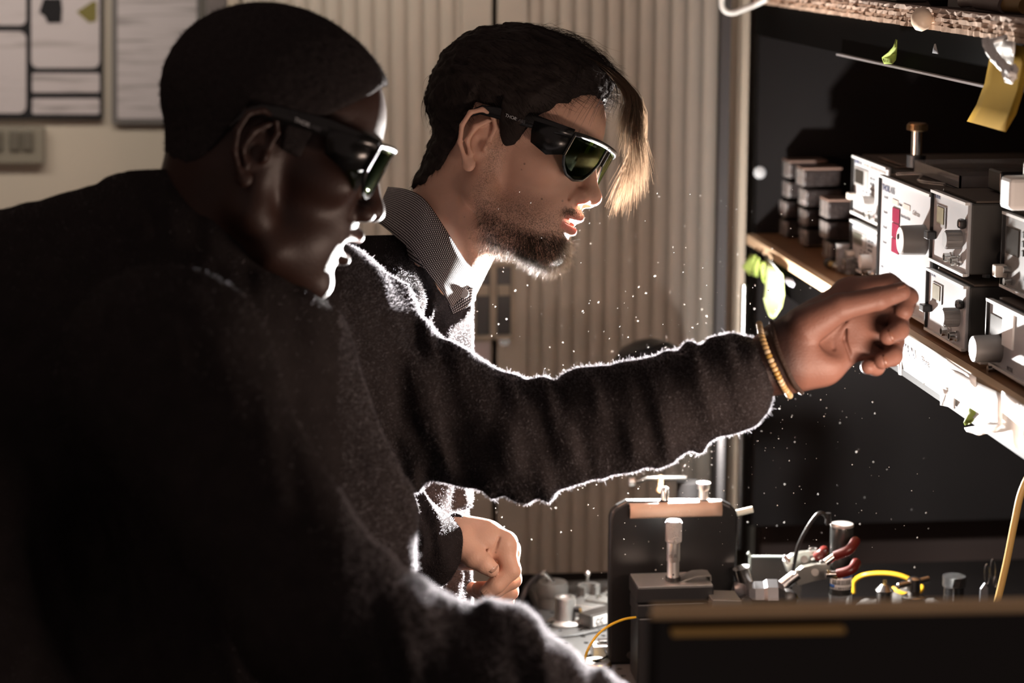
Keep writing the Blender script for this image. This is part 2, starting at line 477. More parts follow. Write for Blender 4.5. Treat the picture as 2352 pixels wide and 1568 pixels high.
# ================================================================== bench lamp behind the arm (black hood, open to camera side and shelf)
lampo = empty('bench_lamp', (LAMP[0], LAMP[1], TZ), 'black hooded bench lamp mostly hidden behind the reaching sleeve', 'lamp')
hd = MB(); rows = []
R_H = 0.052
for el in np.radians(np.linspace(-62, 86, 15)):
    row = []
    for az in np.radians(np.linspace(-104, 19, 22)):
        row.append(LAMP + R_H * np.array([math.cos(el) * math.sin(az), math.cos(el) * math.cos(az), math.sin(el)]))
    rows.append(row)
hd.sheet(rows, 0.003)
hd.build('hood', mat('lamp_hood_black', (0.008, 0.008, 0.009), 0.3, 0, 0.5), lampo, smooth=True)
MB().lathe(LAMP - np.array([0, 0, 0.006]), (0, 0, 1), [(0.002, 0), (0.0035, 0.003), (0.004, 0.006), (0.003, 0.010), (0.001, 0.012)], 16).build('bulb', mat('bulb_glass', (0.9, 0.9, 0.9), 0.1, emit=((1, 0.96, 0.92), 30.0)), lampo, smooth=True)
pole = LAMP + np.array([0.06, 0.086, 0])
hc = at(1494, 872, 2.97)
MB().lathe(hc + [0, 0, -0.05], (0, 0, 1), [(0.030, 0), (0.046, 0.012), (0.056, 0.032), (0.0565, 0.052), (0.052, 0.075), (0.040, 0.093), (0.022, 0.103), (0.004, 0.107)], 28).build('rear_housing', mat('lamp_hood_gloss', (0.006, 0.006, 0.007), 0.2, 0, 0.5), lampo, smooth=True)
MB().tube([hc + [-0.01, -0.03, -0.03], pole + [0, 0, -0.02]], 0.006, 10).build('bracket', BLACKM, lampo, smooth=True)
MB().cyl((pole[0], pole[1], TZ), (pole[0], pole[1], LAMP[2] - 0.02), 0.006).build('pole', BLACKM, lampo, smooth=True)
MB().lathe((pole[0], pole[1], TZ), (0, 0, 1), [(0.03, 0.0005), (0.03, 0.008), (0.026, 0.012), (0.008, 0.016)]).build('foot', BLACKM, lampo, smooth=True)
MB().tube([pole + [0, 0, -0.02], LAMP + [-0.01, 0.03, -0.035], LAMP + [0, 0, -0.012]], 0.005).build('neck', BLACKM, lampo, smooth=True)

# ================================================================== rack instruments
EX = np.array([0, -1.0, 0]); EZ = np.array([0, 0, 1.0]); NX = np.array([-1.0, 0, 0])
def instrument(name, label, X, Yfar, Wd, z0, H, depth, panel, case, top=None, group='controllers on the shelf', yaw=0.0):
    """front faces -X; returns (root, P) where P(u, v, out) maps panel mm (from far top corner) to world"""
    base = np.array([X, Yfar - Wd / 2, z0])
    e = empty(name, base, label, 'instrument', group)
    MB().box((X + 0.004 + depth / 2, Yfar - Wd / 2, z0 + H / 2), (depth, Wd - 0.004, H - 0.003)).build('case', case, e, bevel=0.002)
    if top is not None:
        MB().box((X + 0.004 + depth / 2, Yfar - Wd / 2, z0 + H), (depth - 0.01, Wd - 0.006, 0.002)).build('lid', top, e)
    MB().box((X + 0.002, Yfar - Wd / 2, z0 + H / 2), (0.004, Wd, H)).build('front_panel', panel, e, bevel=0.0012)
    f = MB()
    t = 0.0028
    for zz in (z0 + H - t / 2, z0 + t / 2):
        MB().box((X - 0.001, Yfar - Wd / 2, zz), (0.005, Wd + 0.001, t)).build('bezel', mat('bezel_edge', (0.6, 0.59, 0.57), 0.4, 0.2), e)
    MB().box((X - 0.0006, Yfar - 0.001, z0 + H / 2), (0.0055, 0.0022, H)).build('bezel', BLACKP, e)
    for sx in (0.03, depth - 0.02):
        for sy in (0.02, Wd - 0.02):
            MB().cyl((X + sx, Yfar - sy, z0 - 0.004), (X + sx, Yfar - sy, z0 + 0.002), 0.006, n=10).build('foot', BLACKP, e)
    def P(u, v, out=0.0):
        return np.array([X - out, Yfar - u / 1000.0, z0 + H - v / 1000.0])
    return e, P
def pbox(P, u0, v0, u1, v1, out0, out1, m, e, name, bevel=0):
    a = P(u0, v0, out0); b = P(u1, v1, out1)
    return MB().box((a + b) / 2, np.abs(a - b) + 1e-6).build(name, m, e, bevel=bevel)
def knob(P, u, v, r, L, m, e, name='knob', skirt=None, ridges=0, face=None):
    a = P(u, v, 0.0)
    mb = MB().lathe(a, NX, [(r * 1.02, 0), (r * 1.02, 0.001), (r, 0.002), (r * 0.96, L * 1000 * 0.001 - 0.0015), (r * 0.9, L)], 28)
    if ridges:
        for i in range(ridges):
            t = 2 * math.pi * i / ridges
            c = a + np.array([-L * 0.5, r * 0.98 * math.cos(t), r * 0.98 * math.sin(t)])
            mb.box(c, (L * 0.9, r * 0.09, r * 0.09))
    k = mb.build(name, m, e, smooth=True)
    if face is not None:
        MB().cyl(a + NX * (L - 0.0002), a + NX * (L + 0.0006), r * 0.84, n=24).build('knob_face', face, k)
    if skirt:
        MB().cyl(a, a + NX * 0.0025, r * skirt, n=28).build('knob_skirt', m, k)
    return k
def brand(P, u, v, s, e, extra=None):
    text_part('THOR', P(u, v, 0.0005), EX, EZ, s, INK, e)
    text_part('LABS', P(u + s * 2650, v, 0.0005), EX, EZ, s, INKG, e)
    if extra:
        for (tx, du, dv, ss, mm) in extra:
            text_part(tx, P(u + du, v + dv, 0.0005), EX, EZ, ss, mm, e)
LCD = mat('lcd_dark', (0.02, 0.017, 0.014), 0.25, 0, 0.5)
LCDG = mat('lcd_green', (0.06, 0.058, 0.045), 0.3, 0, 0.5, 0.3, 60)
LCDY = mat('lcd_olive', (0.16, 0.14, 0.08), 0.4, 0, 0.5, 0.5, 90)
GREYF = mat('display_surround', (0.22, 0.21, 0.2), 0.5)
BEIGEK = mat('beige_key', (0.52, 0.46, 0.4), 0.5)

def controller(label, X, Yfar, Wd, z0, H, pan, lcd, title, big=False):
    e, P = instrument('laser_controller', label, X, Yfar, Wd, z0, H, 0.27, pan, CASE, CASET)
    k = Wd * 1000 / 146.0; h = H * 1000 / 66.0
    brand(P, 4 * k, 8 * h, 0.0068 * min(k, h), e, [(title[0], 40 * k, 0, 0.0055, INKL), (title[1], 68 * k, 0, 0.0055, INKL)])
    pbox(P, 6 * k, 12 * h, 66 * k, 33 * h, 0, 0.0012, GREYF, e, 'display_surround', 0.0005)
    pbox(P, 11 * k, 14.5 * h, 48 * k, 29.5 * h, 0.0012, 0.002, lcd, e, 'display')
    for i in range(3):
        pbox(P, 76 * k, (17 + 6 * i) * h, 78.5 * k, (20 + 6 * i) * h, 0, 0.0012, INKK, e, 'indicator')
        text_part(('CONST I', 'LASER', 'LIMIT')[i], P(82 * k, (20 + 6 * i) * h, 0.0005), EX, EZ, 0.004, INKG, e)
    text_part('MODE    DISPLAY    SELECT', P(40 * k, 37.5 * h, 0.0005), EX, EZ, 0.0036, INKG, e)
    pbox(P, 3 * k, 42 * h, 15 * k, 49 * h, 0, 0.010, BEIGEK, e, 'key_switch', 0.0008)
    for i in range(4):
        for j in range(2):
            pbox(P, (40 + 14 * j) * k, (40 + 4.6 * i) * h, (42 + 14 * j) * k, (42.2 + 4.6 * i) * h, 0, 0.001, INKK, e, 'indicator')
    knob(P, 86 * k, 45 * h, 0.009, 0.013, KNOBW, e, face=mat('knob_cap_white', (0.6, 0.58, 0.55), 0.5))
    for i in range(2):
        a = P((82 + 22 * i) * k, 58.5 * h, 0)
        MB().lathe(a, NX, [(0.0055, 0), (0.0055, 0.004), (0.0045, 0.0045), (0.0045, 0.009), (0.003, 0.009), (0.003, 0.004)], 18).build('coaxial_socket', STEEL, e, smooth=True)
    pbox(P, 118 * k, 48 * h, 134 * k, 56 * h, 0, 0.004, BLACKP, e, 'power_switch', 0.001)
    return e, P
zA = SZ + 0.006
controller('pale laser controller at the far end, lower of its stack', 0.745, 2.742, 0.15, zA, 0.060, PANEL, LCDG, ('TED 200 C', 'TEMPERATURE CONTROLLER'))
controller('pale laser controller at the far end, stacked on top of its twin', 0.745, 2.742, 0.15, zA + 0.068, 0.072, PANEL, LCD, ('LDC 205 C', 'LASER DIODE CONTROLLER'))

# tall source unit with three red displays
eb, P = instrument('laser_source', 'tall white laser source with three dark red displays and a large grey knob', 0.715, 2.513, 0.196, SZ + 0.007, 0.140, 0.30, PANEL, CASE, CASET)
brand(P, 6, 17, 0.0105, eb)
RED = mat('red_display', (0.16, 0.012, 0.035), 0.3, 0, 0.5, 0.4, 60)
for i in range(3):
    pbox(P, 52, 31 + 17.2 * i, 80, 46.8 + 17.2 * i, 0, 0.0012, RED, eb, 'display')
    text_part('Channel %d' % (i + 1), P(14, 42 + 17.2 * i, 0.0005), EX, EZ, 0.0042, INKG, eb)
text_part('Current S', P(14, 25, 0.0005), EX, EZ, 0.0042, INKG, eb)
text_part('Photo Detect Diode', P(84, 38, 0.0005), EX, EZ, 0.0042, INKG, eb)
text_part('Power', P(76, 26.5, 0.0005), EX, EZ, 0.0042, INKK, eb)
pbox(P, 48, 22, 72, 27.5, 0, 0.0006, mat('print_beige', (0.3, 0.25, 0.22), 0.6), eb, 'printed_bar')
pbox(P, 92, 22, 118, 27.5, 0, 0.0006, MATS['print_beige'], eb, 'printed_bar')
text_part('Calibrate', P(128, 30, 0.0005), EX, EZ, 0.007, INKL, eb)
text_part('Enable', P(10, 105, 0.0005), EX, EZ, 0.0042, INKG, eb)
text_part('Remote', P(45, 108, 0.0005), EX, EZ, 0.004, INKG, eb)
text_part('Select', P(80, 110, 0.0005), EX, EZ, 0.004, INKG, eb)
for i in range(5):
    pbox(P, 46 + 18 * i, 113, 54 + 18 * i, 123, 0, 0.0008, mat('button_pale', (0.6, 0.6, 0.6), 0.5), eb, 'button', 0.0004)
knob(P, 172, 52, 0.0165, 0.026, KNOBG, eb, face=mat('knob_cap_white', (0.6, 0.58, 0.55), 0.5))
a = P(172, 52, 0.0268); MB().cyl(a + [0, 0.006, 0.003], a + [-0.0006, 0.006, 0.003], 0.003, n=16).build('knob_dimple', BLACKP, eb)

# two grey cased controllers, one over the other
def greyctl(label, X, Yfar, Wd, z0, H, lit):
    e, P = instrument('laser_controller', label, X, Yfar, Wd, z0, H, 0.29, PANEL, CASE, CASET)
    k = Wd * 1000 / 146.0; h = H * 1000 / 88.0
    pbox(P, 20 * k, 16 * h, 58 * k, 42 * h, 0, 0.0012, GREYF if lit else PANELB, e, 'display_surround')
    pbox(P, 24 * k, 18 * h, 52 * k, 38 * h, 0.0012, 0.002, LCDY, e, 'display')
    text_part('THOR', P(6 * k, 9 * h, 0.0005), EX, EZ, 0.007, INK, e)
    pbox(P, 2 * k, 50 * h, 18 * k, 60 * h, 0, 0.010, BLACKP, e, 'key_switch', 0.001)
    pbox(P, 130 * k, 20 * h, 144 * k, 32 * h, 0, 0.008, BLACKP, e, 'socket', 0.003)
    knob(P, 118 * k, 47 * h, 0.0095, 0.016, KNOBG, e, ridges=14, face=mat('knob_cap_grey', (0.2, 0.2, 0.2), 0.5))
    for i in range(2):
        a = P((92 + 30 * i) * k, 72 * h, 0)
        MB().lathe(a, NX, [(0.0055, 0), (0.0055, 0.003), (0.0045, 0.004), (0.0045, 0.010), (0.003, 0.010), (0.003, 0.004)], 18).build('coaxial_socket', STEEL, e, smooth=True)
    # side screws of the case, on the face turned to the camera
    yn = Yfar - Wd
    MB().lathe((X + 0.04, yn, z0 + H * 0.25), (0, -1, 0), [(0.009, 0), (0.009, 0.0015), (0.006, 0.0017), (0.0055, 0.0012)], 18).build('screw_cup', BLACKP, e, smooth=True)
    MB().lathe((X + 0.04, yn - 0.0012, z0 + H * 0.25), (0, -1, 0), [(0.005, 0), (0.0045, 0.0018), (0.002, 0.0026)], 14).build('screw', STEEL, e, smooth=True)
    return e, P
greyctl('grey cased laser controller with ridged knob, lower of the middle stack', 0.710, 2.303, 0.128, SZ + 0.0045, 0.0665, True)
greyctl('grey cased laser controller tilted on top of the middle stack', 0.712, 2.302, 0.117, SZ + 0.079, 0.075, False)
# blurred nearest pair at the right edge of the picture
def nearctl(label, X, Yfar, Wd, z0, H, lower):
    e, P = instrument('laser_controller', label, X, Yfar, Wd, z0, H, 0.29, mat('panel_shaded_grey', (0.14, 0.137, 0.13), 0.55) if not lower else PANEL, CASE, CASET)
    pbox(P, 8, 14, 44, 40, 0, 0.0012, LCD, e, 'display')
    for i in range(3):
        pbox(P, 52, 14 + 9 * i, 58, 19 + 9 * i, 0, 0.0012, INKK, e, 'indicator')
    pbox(P, 2, 52, 14, 64, 0, 0.012, BEIGEK, e, 'key_switch', 0.001)
    for q in ((22, 55), (26, 66)):
        MB().cyl(P(*q), P(*q, 0.008), 0.0035, n=12).build('toggle', STEEL, e, smooth=True)
    if lower:
        knob(P, 34, 44, 0.0135, 0.026, KNOBG, e, ridges=0, face=mat('knob_cap_white', (0.6, 0.58, 0.55), 0.5))
        pbox(P, 46, 4, 76, 38, 0, 0.002, WHITEP, e, 'white_label')
    text_part('MODE', P(60, 60, 0.0005), EX, EZ, 0.006, INKG, e)
    return e, P
nearctl('blurred controller with white label nearest the camera, lower of its stack', 0.715, 2.118, 0.15, SZ + 0.0045, 0.064, True)
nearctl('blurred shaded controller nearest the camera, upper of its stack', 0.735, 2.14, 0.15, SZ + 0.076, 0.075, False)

# ------------------------------------------------------------------ things lying on the instruments
ztop = SZ + 0.007 + 0.140 + 0.002
def box_thing(name, label, cat, c, size, m, bevel=0.002, group=None):
    return tag(MB().box(c, size).build(name, m, None, bevel=bevel), label, cat, group)
c = at(2104, 385, 2.58)
zt = zA + 0.068 + 0.072
po = empty('threaded_post', (c[0], 2.58, zt), 'steel optical post with knurled brass knob standing on the far controller', 'post')
MB().cyl((c[0], 2.58, zt + 0.002), (c[0], 2.58, zt + 0.016), 0.011, n=20).build('collar', BLACKM, po, smooth=True)
MB().cyl((c[0], 2.58, zt + 0.016), (c[0], 2.58, zt + 0.044), 0.0065, n=20).build('shaft', STEEL, po, smooth=True)
mb = MB().lathe((c[0], 2.58, zt + 0.044), (0.05, 0, 1), [(0.007, 0), (0.0115, 0.001), (0.0115, 0.008), (0.010, 0.0095)], 26)
for i in range(26):
    t = 2 * math.pi * i / 26
    mb.box((c[0] + 0.0115 * math.cos(t), 2.58 + 0.0115 * math.sin(t), zt + 0.0485), (0.001, 0.001, 0.006))
mb.build('knurled_knob', mat('dull_brass', (0.25, 0.16, 0.08), 0.35, 1.0), po)
tr = empty('clear_tray', (0.86, 2.42, ztop), 'shallow clear plastic tray lying on the tall laser source', 'tray')
CLEAR = mat('clear_plastic', (0.85, 0.8, 0.78), 0.08, 0, 0.5, trans=0.9)
MB().box((0.86, 2.42, ztop + 0.001), (0.22, 0.17, 0.002)).build('floor_sheet', CLEAR, tr)
for dx, dy, sx, sy in ((-0.109, 0, 0.002, 0.17), (0.109, 0, 0.002, 0.17), (0, -0.084, 0.22, 0.002), (0, 0.084, 0.22, 0.002)):
    MB().box((0.86 + dx, 2.42 + dy, ztop + 0.008), (sx, sy, 0.014)).build('rim', CLEAR, tr)
box_thing('junction_box', 'small black junction box on top of the grey cased controllers', 'box', (0.80, 2.26, SZ + 0.156 + 0.0115), (0.075, 0.04, 0.022), BLACKP)
box_thing('metal_plate', 'flat brown metal plate resting on the far controller', 'plate', (0.86, 2.64, zt + 0.0032), (0.2, 0.1, 0.002), CASET, 0.0005)
# crumpled cable tie on the tall unit
pts = smoothpath([np.array([0.72, 2.47, ztop + 0.003]), np.array([0.74, 2.44, ztop + 0.006]), np.array([0.725, 2.40, ztop + 0.003]), np.array([0.74, 2.355, ztop + 0.004])], 8)
tag(MB().tube(pts, 0.0018).build('cable_tie', CLEAR, None, smooth=True), 'clear cable tie lying along the tall laser source', 'cable tie')
# white bracket at the right edge
a = at(2316, 470, 2.0)
wb = empty('white_adapter', (a[0] + 0.03, 2.02, a[2]), 'blurred white plug adapter hanging in front at the right edge', 'adapter')
p = at(2345, 440, 2.02)
MB().box(p + [0.022, 0, -0.001], (0.075, 0.03, 0.030)).build('body', WHITEP, wb, bevel=0.004)
MB().box(p + [0.03, 0, 0.020], (0.05, 0.026, 0.016)).build('cap', WHITEP, wb, bevel=0.003)
MB().box(p + [0.014, -0.0155, -0.002], (0.014, 0.002, 0.018)).build('window', mat('adapter_grey', (0.25, 0.25, 0.3), 0.5), wb)
pts = smoothpath([p + [0.03, 0, 0.026], p + [0.06, 0.01, 0.10], np.array([0.80, 2.05, UZ - 0.05])], 8)
MB().tube(pts, 0.002).build('cord', WHITEP, wb, smooth=True)

# stacks of little clear component boxes at the far end
FOIL = mat('clear_box_shell', (0.16, 0.14, 0.13), 0.1, 0.1, 0.9, 0.7, 70, 1.0, 120, trans=0.3)
FOILD = mat('box_filling', (0.018, 0.013, 0.012), 0.35, 0.3, 0.6, 0.5, 60, 0.6)
def compbox(x, y, z, label, sc=1.0, lid=False):
    e = empty('component_box', (x, y, z), label, 'box', 'clear component boxes on the shelf')
    MB().box((x, y, z + 0.013 * sc), (0.05, 0.036, 0.022 * sc)).build('filling', FOILD, e, bevel=0.002)
    for s in (-1, 1):
        MB().box((x - 0.026, y + s * 0.0095, z + 0.013 * sc), (0.003, 0.016, 0.022 * sc)).build('clear_front', FOIL, e, bevel=0.001)
    if lid:
        MB().box((x, y, z + 0.0255 * sc), (0.054, 0.04, 0.003)).build('lid', mat('box_lid_brown', (0.10, 0.06, 0.045), 0.5), e, bevel=0.0008)
    return e
ord_ = ['bottom', 'second', 'third', 'fourth', 'top']
for k, (px_, n_, nm, dx) in enumerate(((1800, 4, 'far', 0.0), (1838, 4, 'middle', 0.0), (1893, 3, 'near', 0.0))):
    q = atX(px_, 560, 0.735)
    for i in range(n_):
        compbox(0.762 + rr.uniform(-0.004, 0.004), q[1], SZ + 0.0005 + i * 0.027, '%s clear component box of the %s stack beside the controllers' % ('top' if i == n_ - 1 else ord_[i], nm), 1.0, i == n_ - 1)
# small odds on the middle shelf
q = atZ(1898, 622, SZ)
cn = empty('fibre_connector', q, 'brass and black fibre connector lying on the shelf edge', 'connector')
d = np.array([0.1, -1, 0.0]); d /= np.linalg.norm(d); q = q + [0.012, 0, 0.006]
MB().cyl(q - d * 0.03, q - d * 0.018, 0.0055, n=14).build('boot', BLACKP, cn, smooth=True)
MB().cyl(q - d * 0.018, q, 0.0045, n=14).build('sleeve', BRASS, cn, smooth=True)
MB().cyl(q, q + d * 0.018, 0.005, n=14).build('ferrule', STEEL, cn, smooth=True)
q = atZ(1945, 628, SZ)
cb = empty('clear_block', q, 'small clear plastic box in front of the far controllers', 'box')
MB().box(q + [0.008, 0, 0.011], (0.03, 0.042, 0.02)).build('shell', CLEAR, cb, bevel=0.0015)
MB().box(q + [0.01, -0.008, 0.010], (0.012, 0.012, 0.012)).build('chip', FOILD, cb)
q = atZ(1955, 600, SZ) ; q = np.array([0.733, 2.738, SZ])
tag(MB().lathe(q, (0, 0, 1), [(0.009, 0.0005), (0.009, 0.034), (0.0095, 0.034), (0.0095, 0.036), (0.0078, 0.036), (0.0078, 0.003)], 20).build('glass_vial', CLEAR, None, smooth=True), 'little glass vial standing beside the lower far controller', 'vial')

# ------------------------------------------------------------------ on and under the upper shelf
zu = UZ + 0.012
CARD = mat('cardboard', (0.30, 0.17, 0.07), 0.8, 0, 0.1, 0.15, 10)
c0 = at(2060, 170, 2.75); c1 = at(2330, 320, 2.75)
cbx = empty('cardboard_sheet', (1.05, 2.6, SZ), 'curved brown cardboard sheet leaning at the back of the shelf', 'cardboard')
rows = []
for i in range(7):
    t = i / 6
    rows.append([np.array([1.08 + 0.10 * t + 0.02 * math.sin(s * 3), 2.72 - 0.52 * s - (0.05 * (1 - t)), SZ + 0.001 + 0.27 * t]) for s in np.linspace(0, 1, 10)])
MB().sheet(rows, 0.004).build('sheet', CARD, cbx, smooth=True)
b = atZ(2090, 22, zu)
hp = empty('post_holder', (0.735, atX(2080, 8, 0.735)[1], zu), 'dark post holder cut off by the top edge of the picture', 'post holder')
bb = np.array([SX + 0.09, b[1], zu])
bb = atX(2080, 8, 0.735)
MB().box((bb[0], bb[1], zu + 0.0065), (0.036, 0.045, 0.012)).build('base', DARKSTEEL, hp, bevel=0.001)
MB().cyl((bb[0], bb[1], zu + 0.016), (bb[0], bb[1], zu + 0.09), 0.012, n=18).build('shaft', STEEL, hp, smooth=True)
def blob_thing(name, label, cat, u, v, X, size, m, n=18):
    c = atX(u, v, X)
    z0 = zu
    e = MB().lathe((c[0], c[1], z0 + 0.0005), (0, 0, 1), [(size * 0.7, 0), (size, 0.006), (size * 0.95, 0.02), (size * 0.5, 0.03), (size * 0.2, 0.032)], n).build(name, m, None, smooth=True)
    return tag(e, label, cat)
blob_thing('dark_mount', 'black round optics mount on the upper shelf', 'mount', 2160, 14, 0.735, 0.015, BLACKM)
c = atX(2225, 24, 0.722)
gp = empty('grey_pliers', (c[0], c[1], zu), 'grey handled tool lying on the upper shelf', 'tool')
MB().tube(smoothpath([np.array([c[0], c[1] + 0.02, zu + 0.008]), np.array([c[0], c[1] - 0.03, zu + 0.010]), np.array([c[0] + 0.01, c[1] - 0.08, zu + 0.008])], 6), [0.006] * 6 + [0.008] * 7, 10).build('handle', mat('grey_grip', (0.2, 0.16, 0.15), 0.5), gp, smooth=True)
MB().tube([np.array([c[0] + 0.012, c[1] - 0.075, zu + 0.008]), np.array([c[0] + 0.02, c[1] - 0.11, zu + 0.008])], 0.0075, 10).build('tip', mat('amber_tip', (0.25, 0.15, 0.05), 0.5), gp, smooth=True)
c = atX(2190, 8, 0.73)
tag(MB().plate([np.array([c[0], c[1] + 0.02, zu + 0.0008]), np.array([c[0] + 0.006, c[1] - 0.03, zu + 0.0008]), np.array([c[0] + 0.006, c[1] - 0.024, zu + 0.05]), np.array([c[0], c[1] + 0.01, zu + 0.06])], (1, 0, 0), 0.002).build('grey_tag', mat('grey_card', (0.2, 0.19, 0.18), 0.7), None), 'grey card standing on the upper shelf by the black mount', 'card')
# round knob on the ply edge
c = atX(2118, 44, SX - 0.012)
tag(MB().lathe(c + [0.016, 0, 0], NX, [(0.004, 0), (0.004, 0.006), (0.010, 0.010), (0.0125, 0.016), (0.011, 0.022), (0.006, 0.026), (0.001, 0.027)], 20).build('edge_button', mat('wooden_knob', (0.92, 0.75, 0.58), 0.4), None, smooth=True), 'pale round wooden button on the torn edge of the upper shelf', 'button')
# white cable loop at the shelf corner
pts = [atX(1762, -4, SX - 0.006)] + [at(u, v, 2.99) for u, v in ((1740, 8), (1710, 20), (1685, 29), (1666, 25), (1658, 8), (1664, -20))] + [at(1690, -60, 3.0), np.array([SX + 0.02, 3.0, zu + 0.05])]
tag(MB().tube(smoothpath(pts, 8), 0.0042, 10).build('white_cable', mat('white_cable', (0.72, 0.7, 0.66), 0.4), None, smooth=True), 'white cable looping off the far corner of the upper shelf', 'cable')
# coiled white cord and hanging paper at the right
pts = []
base = [(2268, 96), (2274, 112), (2285, 130), (2300, 146), (2312, 160), (2318, 178), (2326, 158)]
sp = smoothpath([atX(u, v, SX - 0.03) for u, v in base], 12)
for i, q in enumerate(sp):
    t = i * 1.15
    pts.append(q + np.array([0.003 * math.cos(t), 0.004 * math.sin(t), 0.003 * math.sin(t * 1.0)]))
pts = [sp[0] + [0.018, 0, 0.004]] + pts
tag(MB().tube(pts, 0.0028, 7).build('coiled_cord', WHITEP, None, smooth=True), 'white coiled cord hanging over the yellow paper', 'cord')

def hang(name, label, cat, outline, m, X, group=None, curl=0.006, th=0.0004):
    """sheet of paper: rows of (left px, right px) from the top down, hung near X with a curl"""
    rows = []
    for i, (l, r_) in enumerate(outline):
        row = []
        for j in range(7):
            t = j / 6
            u = l[0] + (r_[0] - l[0]) * t; v = l[1] + (r_[1] - l[1]) * t
            row.append(atX(u, v, X - curl * math.sin(i * 1.3 + t * 2.2) - 0.002 * i))
        rows.append(row)
    return tag(MB().sheet(rows, th).build(name, m, None, smooth=True, auto=False), label, cat, group)
YEL = mat('yellow_paper', (0.16, 0.095, 0.014), 0.9, 0, 0.01, 0.2, 14)
LIME = mat('lime_note', (0.30, 0.38, 0.09), 0.7, 0, 0.2, 0.15, 30)
hang('yellow_sheet', 'long yellow paper sheet hanging from the upper shelf', 'paper',
     [((2283, 92), (2360, 108)), ((2276, 130), (2362, 150)), ((2264, 190), (2352, 205)), ((2245, 240), (2334, 262)), ((2223, 279), (2310, 303))], YEL, SX - 0.004, curl=0.003, th=0.001)
hang('masking_paper', 'crumpled white paper taped above the yellow sheet', 'paper',
     [((2279, 88), (2332, 96)), ((2281, 105), (2331, 118)), ((2290, 130), (2328, 140)), ((2305, 138), (2326, 150))], WHITEP, SX - 0.012, curl=0.004)
hang('green_note', 'curled green sticky note under the upper shelf edge', 'note',
     [((2058, 90), (2061, 92)), ((2052, 108), (2060, 110)), ((2040, 120), (2060, 124)), ((2026, 132), (2058, 138)), ((2031, 147), (2050, 147))], LIME, SX - 0.003, curl=0.004)
hang('tape_tag', 'tiny grey tape tag beneath the upper shelf edge', 'tape',
     [((2147, 101), (2149, 101)), ((2144, 112), (2152, 112)), ((2142, 122), (2156, 124))], mat('grey_tape', (0.3, 0.31, 0.33), 0.5), SX - 0.002, curl=0.001)

# ------------------------------------------------------------------ notes and tapes on the middle shelf edge
hang('green_note', 'leftmost bunched lime sticky note by the shelf post', 'note',
     [((1722, 584), (1738, 586)), ((1716, 598), (1733, 602)), ((1705, 612), (1726, 626)), ((1712, 622), (1722, 632))], LIME, SX - 0.004, curl=0.004)
hang('green_note', 'narrow lime sticky note strip between two others at the post', 'note',
     [((1738, 590), (1745, 592)), ((1732, 610), (1743, 612)), ((1727, 632), (1741, 636))], LIME, SX - 0.006, curl=0.004)
hang('green_note', 'bent lime strip touching the hanging white and lime paper', 'note',
     [((1744, 596), (1760, 604)), ((1746, 612), (1756, 620)), ((1748, 632), (1757, 640)), ((1752, 646), (1758, 652))], LIME, SX - 0.004, curl=0.004)
hang('lime_paper', 'large lime paper slip hanging below the shelf edge', 'paper',
     [((1758, 590), (1798, 630)), ((1760, 620), (1800, 650)), ((1758, 650), (1802, 678)), ((1753, 680), (1796, 706)), ((1760, 708), (1782, 726)), ((1768, 726), (1776, 732))], mat('pale_lime_paper', (0.42, 0.47, 0.2), 0.7, noise=0.12, nscale=20), SX - 0.006, curl=0.006)
hang('tape_strip', 'white tape strip holding the lime paper slip', 'tape',
     [((1755, 588), (1760, 590)), ((1776, 606), (1782, 616)), ((1792, 626), (1797, 634))], WHITEP, SX - 0.013, curl=0.001)
hang('tape_strip', 'pale tape corner on the fascia right of the lime paper', 'tape',
     [((1799, 634), (1818, 640)), ((1802, 644), (1826, 652)), ((1812, 656), (1822, 660))], mat('pale_tape', (0.3, 0.29, 0.33), 0.5), SX - 0.001, curl=0.001)
# label strip and overlapping white tapes
def edge_strip(name, label, u0, v0, u1, v1, hpx0, hpx1, X, m, cat='tape', wav=0.0015):
    rows = []
    for i in range(4):
        rows.append([atX(u0 + (u1 - u0) * t, v0 + (v1 - v0) * t + (hpx0 + (hpx1 - hpx0) * t) * i / 3, X - wav * math.sin(7 * t + i)) for t in np.linspace(0, 1, 10)])
    return tag(MB().sheet(rows, 0.0004).build(name, m, None, smooth=True, auto=False), label, cat)
es = edge_strip('label_strip', 'long white label strip with faint blue handwriting on the shelf front', 2052, 764, 2352, 948, 68, 92, SX - 0.0035, WHITEP, 'label')
INKB = mat('blue_pen', (0.25, 0.3, 0.42), 0.7)
for tx, u, v, s in (('MAIN', 2070, 808, 0.018), ('1', 2097, 822, 0.016), ('fibre', 2112, 836, 0.013)):
    text_part(tx, atX(u, v, SX - 0.006), EX, EZ, s, INKB, es)
edge_strip('tape_strip', 'white tape strip along the wooden shelf edge behind the hand', 2062, 752, 2242, 866, 24, 28, SX - 0.008, WHITEP)
edge_strip('tape_strip', 'wide overexposed tape near the blurred controllers', 2180, 846, 2302, 905, 60, 76, SX - 0.009, WHITEP)
edge_strip('tape_strip', 'white tape at the right picture edge below the blurred knob', 2302, 898, 2372, 942, 46, 60, SX - 0.010, WHITEP)
edge_strip('tape_strip', 'torn tape tab hanging under the label strip', 2160, 890, 2194, 902, 40, 36, SX - 0.005, WHITEP)
edge_strip('tape_strip', 'thin white tape end beside the fingertips', 2064, 826, 2072, 830, 34, 32, SX - 0.004, WHITEP, wav=0.0005)
hang('green_note', 'lime note hanging under the bright label strip', 'note',
     [((2226, 936), (2240, 944)), ((2222, 950), (2242, 952)), ((2213, 970), (2236, 966)), ((2216, 976), (2228, 974))], LIME, SX - 0.003, curl=0.004)
